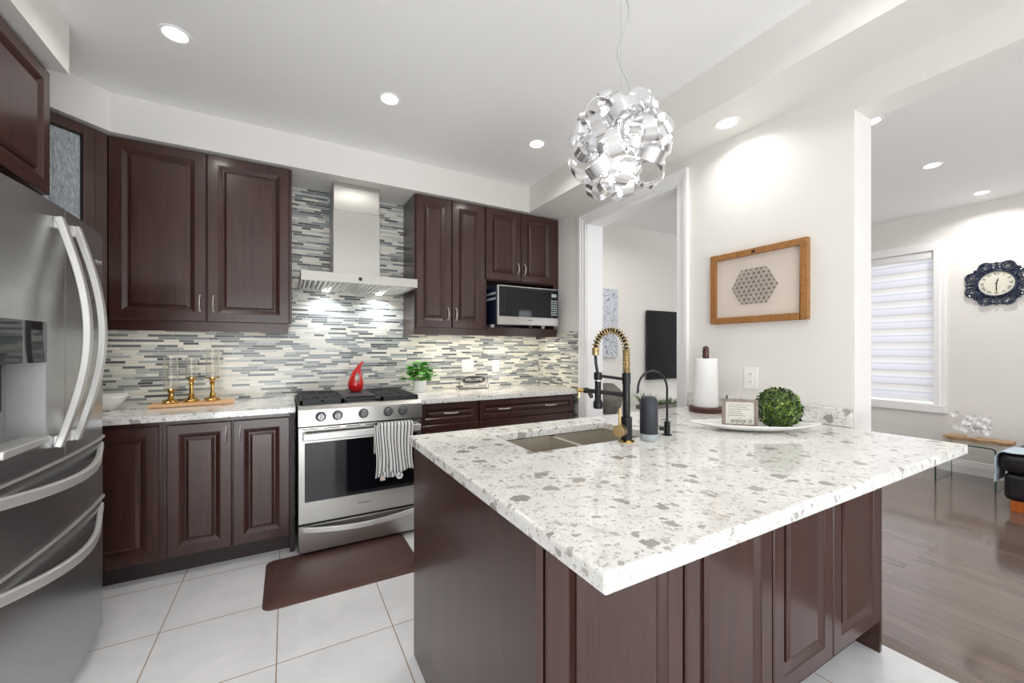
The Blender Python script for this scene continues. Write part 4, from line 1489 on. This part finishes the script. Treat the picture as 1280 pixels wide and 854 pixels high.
nodes = {}
for i in range(-9, 10):
    for j in range(-9, 10):
        x, y = a_ * (i + j * 0.5), a_ * 0.866 * j
        if inside(x, y):
            nodes[(i, j)] = (x, y, 0.016 + random.uniform(-0.003, 0.004))
for (i, j), p in nodes.items():
    for di, dj in ((1, 0), (0, 1), (-1, 1)):
        q = nodes.get((i + di, j + dj))
        if q:
            ex = random.uniform(0.0, 0.35)
            dv = Vector(q) - Vector(p)
            lat.tube([Vector((cx_, cy_, 0)) + Vector(p) - dv * ex * 0.5, Vector((cx_, cy_, 0)) + Vector(q) + dv * ex * 0.5], 0.0011, 5)
lat.build('wire_lattice', 'rust', pc, weld=False)

# ------------------------------------------------------------------ items on the back counters
bw = MB()


def bowlpt(p, q):
    a2 = 2 * PI * p
    r2 = 0.09 + 0.06 * q
    sq = 1.0 / max(abs(math.cos(a2)), abs(math.sin(a2))) ** 0.55
    return (-1.0 + r2 * sq * math.cos(a2) * 1.05, 3.30 + r2 * sq * math.sin(a2) * 0.8, CT + 0.004 + 0.085 * q ** 1.2)


bw.grid(bowlpt, 48, 8)
bw.add([bowlpt(i / 48, 0) for i in range(48)], [tuple(range(48))])
tag(bw.build('serving_bowl', 'ceramic', solid=0.006), 'white squarish serving bowl half hidden behind the fridge', 'bowl')

bo = MB(Matrix.Translation((-0.535, 3.33, CT)) @ Matrix.Rotation(math.radians(4), 4, 'Z'))
bo.box((-0.21, -0.095, 0.001), (0.225, 0.075, 0.021))
tag(bo.build('serving_board', 'board', bevel=0.008, seg=3), 'pale wooden board under the gold candle holders', 'board')

ZB = CT + 0.0212


def candle(x, y, hz, gr, gh, tilt, label):
    """gold foot and stem under a glass cylinder"""
    t_ = thing('candle_holder', label, 'candle holder', (x, y, ZB), 'gold candle holders on the wooden board')
    MB().lathe([(0, 0), (0.043, 0), (0.045, 0.008), (0.036, 0.016), (0.025, 0.024), (0.013, 0.034), (0.019, 0.044), (0.012, 0.054), (0.011, hz * 0.72), (0.018, hz * 0.78), (0.012, hz * 0.84), (0.02, hz - 0.006), (gr + 0.003, hz), (gr + 0.003, hz + 0.008), (0, hz + 0.008)], (x, y, ZB), 24).build('stem', 'gold', t_)
    for k in range(3):
        a2 = 2 * PI * k / 3 + 0.9
        MB().sphere((x + 0.036 * math.cos(a2), y + 0.036 * math.sin(a2), ZB + 0.011), 0.011, 12, 8).build('foot_ball', 'gold', t_)
    MB().lathe([(gr - 0.003, hz + 0.009), (gr, hz + 0.009), (gr, hz + 0.009 + gh), (gr - 0.0025, hz + 0.009 + gh), (gr - 0.0025, hz + 0.012), (0, hz + 0.012)], (x, y, ZB), 28).build('glass_cylinder', 'amber', t_)


candle(-0.640, 3.30, 0.085, 0.036, 0.205, 0, 'low gold candle holder with a wide smoky glass, left of the three')
candle(-0.545, 3.352, 0.152, 0.030, 0.125, 0, 'gold candle holder with a small clear glass, middle of the three')
candle(-0.432, 3.35, 0.150, 0.038, 0.185, 0, 'tall gold candle holder with a clear glass at the right end of the board')

# plant in a white pot
p_ = thing('potted_plant', 'small leafy green plant in a white pot right of the range', 'plant', (0.99, 3.38, CT))
MB().lathe([(0, 0.001), (0.046, 0.001), (0.050, 0.010), (0.057, 0.10), (0.053, 0.10), (0.050, 0.088), (0, 0.088)], (0.99, 3.38, CT), 32).build('pot', 'ceramic', p_)
rng = random.Random(11)
lf = MB()
st = MB()
for i in range(150):
    a2 = rng.uniform(0, 2 * PI)
    el = rng.uniform(0.1, 1.4)
    rr_ = rng.uniform(0.05, 0.125)
    p = Vector((0.99 + rr_ * math.cos(a2) * math.cos(el), 3.38 + 0.8 * rr_ * math.sin(a2) * math.cos(el), CT + 0.105 + 0.145 * math.sin(el) * rr_ / 0.12))
    d_ = Vector((math.cos(a2), math.sin(a2), rng.uniform(-0.5, 0.6))).normalized()
    s_ = d_.cross(Vector((rng.uniform(-.4, .4), rng.uniform(-.4, .4), 1))).normalized()
    n_ = s_.cross(d_)
    l = rng.uniform(0.036, 0.056)
    lf.add([p, p + d_ * l * .3 + s_ * l * .52, p + d_ * l * .75 + s_ * l * .42 - n_ * .003, p + d_ * l, p + d_ * l * .75 - s_ * l * .42 - n_ * .003, p + d_ * l * .3 - s_ * l * .52, p + d_ * l * .5 + n_ * l * .12],
           [(0, 1, 6), (1, 2, 6), (2, 3, 6), (3, 4, 6), (4, 5, 6), (5, 0, 6)])
    if i % 4 == 0:
        st.tube([(0.99, 3.38, CT + 0.085), (0.99 + (p.x - 0.99) * 0.6, 3.38 + (p.y - 3.38) * 0.6, CT + 0.10), p], 0.0015, 5)
lf.build('leaves', 'leaf', p_, weld=False)
st.build('stems', 'leaf', p_, weld=False)
MB().cyl((0.99, 3.38, CT + 0.0882), (0.99, 3.38, CT + 0.091), 0.049).build('soil', 'soil', p_)

# welcome sign
ws = thing('welcome_sign', 'dark oval WELCOME sign on a black wire stand', 'sign', (1.497, 3.40, CT))
cxw, cyw, czw = 1.497, 3.40, CT + 0.085
ov = [(0.118 * (abs(math.cos(2 * PI * i / 48)) ** 0.7) * (1 if math.cos(2 * PI * i / 48) >= 0 else -1), 0.038 * (abs(math.sin(2 * PI * i / 48)) ** 0.8) * (1 if math.sin(2 * PI * i / 48) >= 0 else -1)) for i in range(48)]
mw_ = frame((cxw, cyw, czw), *FB)
pq = MB(mw_).prism(ov, -0.004, 0.004, lambda p, q, s_: (p, q, s_)).build('plaque', 'iron', ws)
MB(mw_).tube([(1.0 * p, 1.0 * q, 0.004) for p, q in ov], 0.0024, 6, True).tube([(0.88 * p, 0.8 * q, 0.004) for p, q in ov], 0.0012, 6, True).build('rim', 'nickel', pq)
text('lettering', 'WELCOME', 0.036, 'paper', frame((cxw, cyw - 0.0045, czw), *FB), pq, 0.0006)
wr = MB()
for s_ in (-1, 1):
    base = cxw + s_ * 0.145
    wr.tube([(cxw + s_ * 0.118, cyw, czw), (cxw + s_ * 0.135, cyw, czw + 0.014), (base, cyw, czw + 0.012), (base - s_ * 0.006, cyw, czw + 0.002), (base - s_ * 0.003, cyw - 0.002, czw - 0.02), (base, cyw - 0.012, CT + 0.018), (base - s_ * 0.002, cyw - 0.02, CT + 0.003), (base - s_ * 0.01, cyw + 0.01, CT + 0.003), (base - s_ * 0.012, cyw + 0.03, CT + 0.003), (base - s_ * 0.014, cyw + 0.012, czw - 0.03), (base - s_ * 0.016, cyw, czw - 0.012)], 0.0024, 6)
wr.tube([(cxw - 0.143, cyw - 0.02, CT + 0.003), (cxw + 0.143, cyw - 0.02, CT + 0.003)], 0.0024, 6).tube([(cxw - 0.133, cyw + 0.03, CT + 0.003), (cxw + 0.133, cyw + 0.03, CT + 0.003)], 0.0024, 6)
wr.build('wire_stand', 'black', ws)

# ------------------------------------------------------------------ pendant
PX, PY, PZ = 1.156, 1.187, 2.087
pd = thing('pendant_light', 'silver ribbon curl pendant light hanging over the island', 'pendant light', (PX, PY, ZC))
MB().lathe([(0, 0), (0.06, 0), (0.06, -0.012), (0.02, -0.024), (0, -0.024)], (PX, PY, ZC), 32).build('ceiling_rose', 'chrome', pd)
MB().tube([(PX, PY, ZC - 0.02), (PX, PY, PZ + 0.10)], 0.0011, 6).build('steel_wire', 'chrome', pd)
cpth = []
for i in range(60):
    s_ = i / 59
    z = ZC - 0.02 - s_ * (ZC - 0.02 - PZ - 0.12)
    w_ = 0.03 * math.sin(2 * PI * (1.6 * s_ - 0.1)) * (0.6 + 0.4 * s_) if s_ > 0.0 else 0
    cpth.append((PX + 0.87 * (w_ + 0.012) * min(1, (1 - s_) * 6) * min(1, s_ * 6), PY - 0.49 * (w_ + 0.012) * min(1, (1 - s_) * 6) * min(1, s_ * 6), z))
MB().tube(cpth, 0.0024, 8).build('power_cord', 'paleg', pd)
MB().cyl((PX, PY, PZ + 0.12), (PX, PY, PZ + 0.04), 0.014).sphere((PX, PY, PZ), 0.045).build('socket_core', 'chrome', pd)
rng = random.Random(5)
NR = 36
for i in range(NR):
    zz = 1 - 2 * (i + 0.5) / NR
    th = i * 2.39996 + 0.4
    d_ = Vector((math.sqrt(1 - zz * zz) * math.cos(th), math.sqrt(1 - zz * zz) * math.sin(th), zz))
    t_ = d_.orthogonal().normalized()
    t_.rotate(Matrix.Rotation(rng.uniform(0, 2 * PI), 3, d_))
    ax = d_.cross(t_)
    R0 = rng.uniform(0.054, 0.072)
    cc = Vector((PX, PY, PZ)) + d_ * rng.uniform(0.138, 0.168)
    a0 = PI * rng.uniform(0.95, 1.15)
    sweep = rng.uniform(1.5, 2.0) * PI
    pts = []
    n_ = 22
    skew = rng.uniform(-0.03, 0.03)
    for k in range(n_ + 1):
        a2 = a0 + sweep * k / n_
        R = R0 * (0.62 + 0.48 * k / n_)
        pts.append(cc + d_ * R * math.cos(a2) + t_ * R * math.sin(a2) + ax * skew * k / n_)
    MB().band(pts, ax, 0.046, 0.0010).build('ribbon', 'alu', pd, weld=False)
for k in range(7):
    zz = 0.8 - 1.6 * k / 6
    a2 = k * 2.4
    rr_ = math.sqrt(1 - zz * zz)
    c_ = Vector((PX, PY, PZ)) + 0.08 * Vector((rr_ * math.cos(a2), rr_ * math.sin(a2), zz))
    MB().sphere(c_, 0.013, 12, 8).build('bulb', 'lamp', pd)
l = bpy.data.lights.new('pendant_glow', 'POINT')
l.energy = 1.6
l.shadow_soft_size = 0.05
l.color = (1.0, 0.97, 0.93)
o = bpy.data.objects.new('pendant_glow', l)
COL.objects.link(o)
o.location = (PX, PY, PZ - 0.07)

# ------------------------------------------------------------------ living room
tv = thing('television', 'large black flat television on the living room wall', 'television', (4.55, YB, 1.33))
MB().box((3.83, YB - 0.062, 0.905), (5.27, YB - 0.03, 1.752)).build('housing', 'black', tv, 0.004)
MB().box((3.838, YB - 0.0635, 0.92), (5.262, YB - 0.060, 1.744)).build('screen', 'screen', tv, smooth=False)
MB().box((4.3, YB - 0.03, 1.15), (4.8, YB - 0.001, 1.5)).build('wall_mount', 'iron', tv, smooth=False)
ar = thing('wall_print', 'tall pale winter tree print on the wall left of the television', 'picture', (3.2, YB, 1.58))
MB().box((3.02, YB - 0.03, 1.185), (3.372, YB - 0.001, 1.972)).build('stretched_canvas', 'print', ar, smooth=False)
cs = thing('media_console', 'low pale media console under the television', 'console', (3.75, 3.32, 0))
MB().box((2.8, 3.10, 0.56), (5.2, 3.53, 0.60)).build('top', 'console', cs, 0.003)
MB().box((2.82, 3.12, 0.08), (5.18, 3.52, 0.56)).build('body', 'console', cs, 0.003)
for x in (2.9, 5.1):
    for y in (3.16, 3.48):
        MB().cyl((x, y, 0), (x, y, 0.08), 0.02).build('leg', 'black', cs)
vz = MB()


def rockpt(p, q):
    a2 = 2 * PI * p
    prof = [(0.0, 0.10), (0.25, 0.15), (0.5, 0.158), (0.75, 0.13), (0.9, 0.09), (1.0, 0.062)]
    for (q0, r0), (q1, r1) in zip(prof, prof[1:]):
        if q0 <= q <= q1:
            r2 = r0 + (r1 - r0) * (q - q0) / (q1 - q0)
            break
    r2 *= 1 + 0.07 * math.sin(3 * a2 + 4 * q) + 0.05 * math.sin(7 * a2 - 9 * q)
    return (3.0 + r2 * math.cos(a2), 3.28 + r2 * math.sin(a2), 0.609 + 0.297 * q)


vz.grid(rockpt, 40, 24)
vz.add([rockpt(i / 40, 0) for i in range(40)], [tuple(range(40))])
tag(vz.build('stone_vase', 'stone', solid=0.012), 'rough grey stone vase on the console behind the faucet', 'vase')
gp = thing('trough_plant', 'low feathery green plant on the console seen behind the black cylinder', 'plant', (3.75, 3.3, 0.60))
MB().box((3.5, 3.2, 0.601), (4.05, 3.36, 0.64)).build('trough', 'stone', gp, 0.004)
rng = random.Random(21)
lf = MB()
for i in range(240):
    p = Vector((rng.uniform(3.48, 4.1), rng.uniform(3.2, 3.36), 0.63))
    tall = 0.17 if p.x < 3.66 else 0.085
    d_ = Vector((rng.uniform(-.7, .7), rng.uniform(-.7, .5), 1)).normalized()
    s_ = d_.orthogonal().normalized()
    l = tall * rng.uniform(0.6, 1.3)
    q = p + d_ * l * 0.55
    lf.add([p, q + s_ * 0.012, p + d_ * l + Vector((0, 0, -l * 0.15)), q - s_ * 0.012], [(0, 1, 2), (0, 2, 3)])
lf.build('fronds', 'fern', gp, weld=False)

# clock
ck = thing('wall_clock', 'dark blue ornate scrolled wall clock with a round ivory dial', 'clock', (XF, 1.145, 1.925))
mc = frame((XF - 0.001, 1.145, 1.925), *FW)
MB(mc).lathe([(0, 0.0), (0.122, 0.0), (0.122, 0.018), (0, 0.018)], (0, 0, 0), 48).build('dial', 'dial', ck)
MB(mc).tube([(0.126 * math.cos(2 * PI * i / 48), 0.126 * math.sin(2 * PI * i / 48), 0.02) for i in range(48)], 0.009, 10, True).build('bezel', 'navy', ck)
sc_ = MB(mc)
for k in range(8):
    a2 = 2 * PI * k / 8 + PI / 8
    c_ = (0.178 * math.cos(a2), 0.178 * math.sin(a2))
    sgn = 1 if k % 2 else -1
    sp_ = []
    for i in range(34):
        s_ = i / 33
        rr_ = 0.054 * (1 - 0.84 * s_)
        th = a2 + sgn * (s_ * 4.2 * PI) + PI
        sp_.append((c_[0] + rr_ * math.cos(th), c_[1] + rr_ * math.sin(th), 0.016))
    sc_.tube(sp_, [0.0105 - 0.005 * i / 33 for i in range(34)], 8)
    b2 = a2 + PI / 8
    for w2 in (-0.028, 0, 0.028):
        sc_.tube([((0.13 + 0.02 * q) * math.cos(b2 + w2 * 2) + 0 * q, (0.13 + 0.02 * q) * math.sin(b2 + w2 * 2), 0.014) if q < 2 else ((0.188 - abs(w2) * 0.4) * math.cos(b2 + w2 * 1.4), (0.188 - abs(w2) * 0.4) * math.sin(b2 + w2 * 1.4), 0.014) for q in range(3)], 0.007, 8)
    sc_.sphere((0.198 * math.cos(b2), 0.198 * math.sin(b2), 0.014), 0.014, 10, 8)
sc_.tube([(0.205 * (1 + 0.05 * math.cos(8 * 2 * PI * i / 96)) * math.cos(2 * PI * i / 96 + PI / 8), 0.205 * (1 + 0.05 * math.cos(8 * 2 * PI * i / 96)) * math.sin(2 * PI * i / 96 + PI / 8), 0.010) for i in range(96)], 0.006, 8, True)
sc_.tube([(0.145 * math.cos(2 * PI * i / 60), 0.145 * math.sin(2 * PI * i / 60), 0.012) for i in range(60)], 0.009, 8, True)
sc_.build('scroll_frame', 'navy', ck, weld=False)
for k, nm in enumerate(('XII', 'I', 'II', 'III', 'IIII', 'V', 'VI', 'VII', 'VIII', 'IX', 'X', 'XI')):
    a2 = PI / 2 - k * PI / 6
    m2 = mc @ Matrix.Translation((0.092 * math.cos(a2), 0.092 * math.sin(a2), 0.0185)) @ Matrix.Rotation(a2 - PI / 2, 4, 'Z')
    text('numeral', nm, 0.032, 'ink', m2, ck, 0.0005)
MB(mc).prism([(-0.003, -0.012), (0.003, -0.012), (0.0045, -0.06), (0, -0.09), (-0.0045, -0.06)], 0.021, 0.023, lambda p, q, s_: (p + 0.05 * q * -0.2, q, s_)).cyl((0, 0, 0.018), (0, 0, 0.025), 0.007).build('minute_hand', 'ink', ck)
MB(mc).prism([(-0.003, -0.01), (0.003, -0.01), (0.0055, 0.03), (0, 0.052), (-0.0055, 0.03)], 0.019, 0.0205, lambda p, q, s_: (p + 0.25 * q, q, s_)).build('hour_hand', 'ink', ck)

# waterfall glass table
gt = thing('glass_side_table', 'clear bent glass side table with green edges by the far wall', 'table', (5.74, 1.23, 0))
gx0, gx1, gy0, gy1, gz, th, rb = 5.50, 5.95, 1.035, 1.428, 0.392, 0.011, 0.035


def ubend(off):
    pts = [(gy0 + off, 0.0), (gy0 + off, gz - rb)]
    for i in range(1, 7):
        a2 = PI - PI / 2 * i / 6
        pts.append((gy0 + rb + (rb - off) * math.cos(a2), gz - rb + (rb - off) * math.sin(a2)))
    pts += [(2 * ((gy0 + gy1) / 2) - y, z) for y, z in reversed(pts)]
    return pts


oq, iq = ubend(0), ubend(th)
n = len(oq)
vs = [(x, y, z) for x in (gx0 + 0.006, gx1 - 0.006) for y, z in oq + iq]
fs = []
for i in range(n - 1):
    fs += [(i, i + 1, 2 * n + i + 1, 2 * n + i), (n + i, n + i + 1, 3 * n + i + 1, 3 * n + i), (i, i + 1, n + i + 1, n + i), (2 * n + i, 2 * n + i + 1, 3 * n + i + 1, 3 * n + i)]
fs += [(0, n, 3 * n, 2 * n), (n - 1, 2 * n - 1, 4 * n - 1, 3 * n - 1)]
MB().add(vs, fs).build('bent_glass', 'tableglass', gt)
for xa, xb_ in ((gx0, gx0 + 0.006), (gx1 - 0.006, gx1)):
    vs = [(x, y, z) for x in (xa, xb_) for y, z in oq + iq]
    fs = []
    for i in range(n - 1):
        fs += [(i, i + 1, 2 * n + i + 1, 2 * n + i), (n + i, n + i + 1, 3 * n + i + 1, 3 * n + i), (i, i + 1, n + i + 1, n + i), (2 * n + i, 2 * n + i + 1, 3 * n + i + 1, 3 * n + i)]
    MB().add(vs, fs).build('glass_edge', 'edge', gt)
sl = MB()
edge_n = random.Random(2)
top, bot = [], []
for i in range(21):
    y = 0.99 + 0.44 * i / 20
    top.append((5.72 - 0.02 * math.sin(i * 0.9) + edge_n.uniform(-.006, .006), y))
    bot.append((5.90 + 0.015 * math.sin(i * 0.7), y))
sl.prism(top + bot[::-1], gz + 0.001, gz + 0.032, lambda p, q, s_: (p, q, s_))
tag(sl.build('wood_slab', 'bark', bevel=0.003), 'live edge wood slab tray lying on the glass table', 'tray')
fl = thing('flower_sculpture', 'white orchid-like flower spray on a clear stand over the wood slab', 'flowers', (5.80, 1.25, gz + 0.033))
MB().lathe([(0, 0), (0.035, 0), (0.035, 0.006), (0.008, 0.012), (0.008, 0.075), (0, 0.075)], (5.80, 1.25, gz + 0.0325), 20).build('clear_stand', 'glass', fl)
rng = random.Random(9)
stm = MB()
for i in range(16):
    pt2 = MB()
    c_ = Vector((5.80 + rng.uniform(-.05, .05), 1.25 + rng.uniform(-.11, .12), gz + 0.15 + rng.uniform(-.05, .10)))
    for k in range(5):
        a2 = 2 * PI * k / 5 + i
        d_ = Vector((-0.3, math.cos(a2), math.sin(a2))).normalized()
        s_ = d_.cross(Vector((1, 0.2, 0.1))).normalized()
        l = rng.uniform(0.034, 0.048)
        pt2.add([c_, c_ + d_ * l * .6 + s_ * l * .45, c_ + d_ * l + Vector((-.004, 0, 0)), c_ + d_ * l * .6 - s_ * l * .45], [(0, 1, 2), (0, 2, 3)])
    pt2.build('blossom', 'petal', fl, smooth=False, weld=False)
    if i % 2 == 0:
        stm.tube([(5.80, 1.25, gz + 0.105), (5.79, 1.25 + (c_.y - 1.25) * 0.8, gz + 0.09 + 0.02 * (i % 3)), c_], 0.003, 6)
stm.build('stems', 'ink', fl, weld=False)

# leather ottoman with throw
ot = thing('leather_armchair', 'black leather seat with an orange wooden foot at the right edge', 'armchair', (5.3, 0.55, 0))
MB().box((4.98, 0.0, 0.085), (5.75, 0.905, 0.30)).build('base', 'leather', ot, 0.04, seg=4)
MB().box((4.95, -0.02, 0.30), (5.75, 0.925, 0.462)).build('cushion', 'leather', ot, 0.065, seg=6)
for x, y in ((5.05, 0.80), (5.60, 0.80)):
    MB().prism([(x - 0.05, 0), (x + 0.07, 0), (x + 0.08, 0.086), (x - 0.06, 0.086)], y - 0.05, y + 0.07, lambda p, q, s_: (p, s_, q)).build('foot', 'orange', ot, 0.004)
thr = thing('throw_blanket', 'pale blue fringed throw draped over the black leather seat', 'blanket', (5.1, 0.85, 0.46))
tb = MB()


def throwpt(p, q):
    x = 4.955 + 0.3 * p + 0.01 * math.sin(q * 20)
    s_ = q * 0.62
    if s_ < 0.36:
        return (x, 0.52 + s_, 0.470 + 0.004 * math.sin(p * 30 + q * 8))
    a2 = min(1, (s_ - 0.36) / 0.12) * PI / 2
    return (x, 0.88 + 0.060 * math.sin(a2), 0.410 + 0.060 * math.cos(a2) - max(0, s_ - 0.48))


tb.grid(throwpt, 24, 40)
tb.build('cloth', 'throw', thr, solid=0.006)
fg = MB()
for i in range(40):
    x = 4.955 + 0.3 * i / 39
    fg.tube([(x, 0.942, 0.275), (x + 0.004, 0.945, 0.245), (x - 0.003, 0.944, 0.215)], 0.003, 5)
fg.build('fringe', 'throw', thr, weld=False)
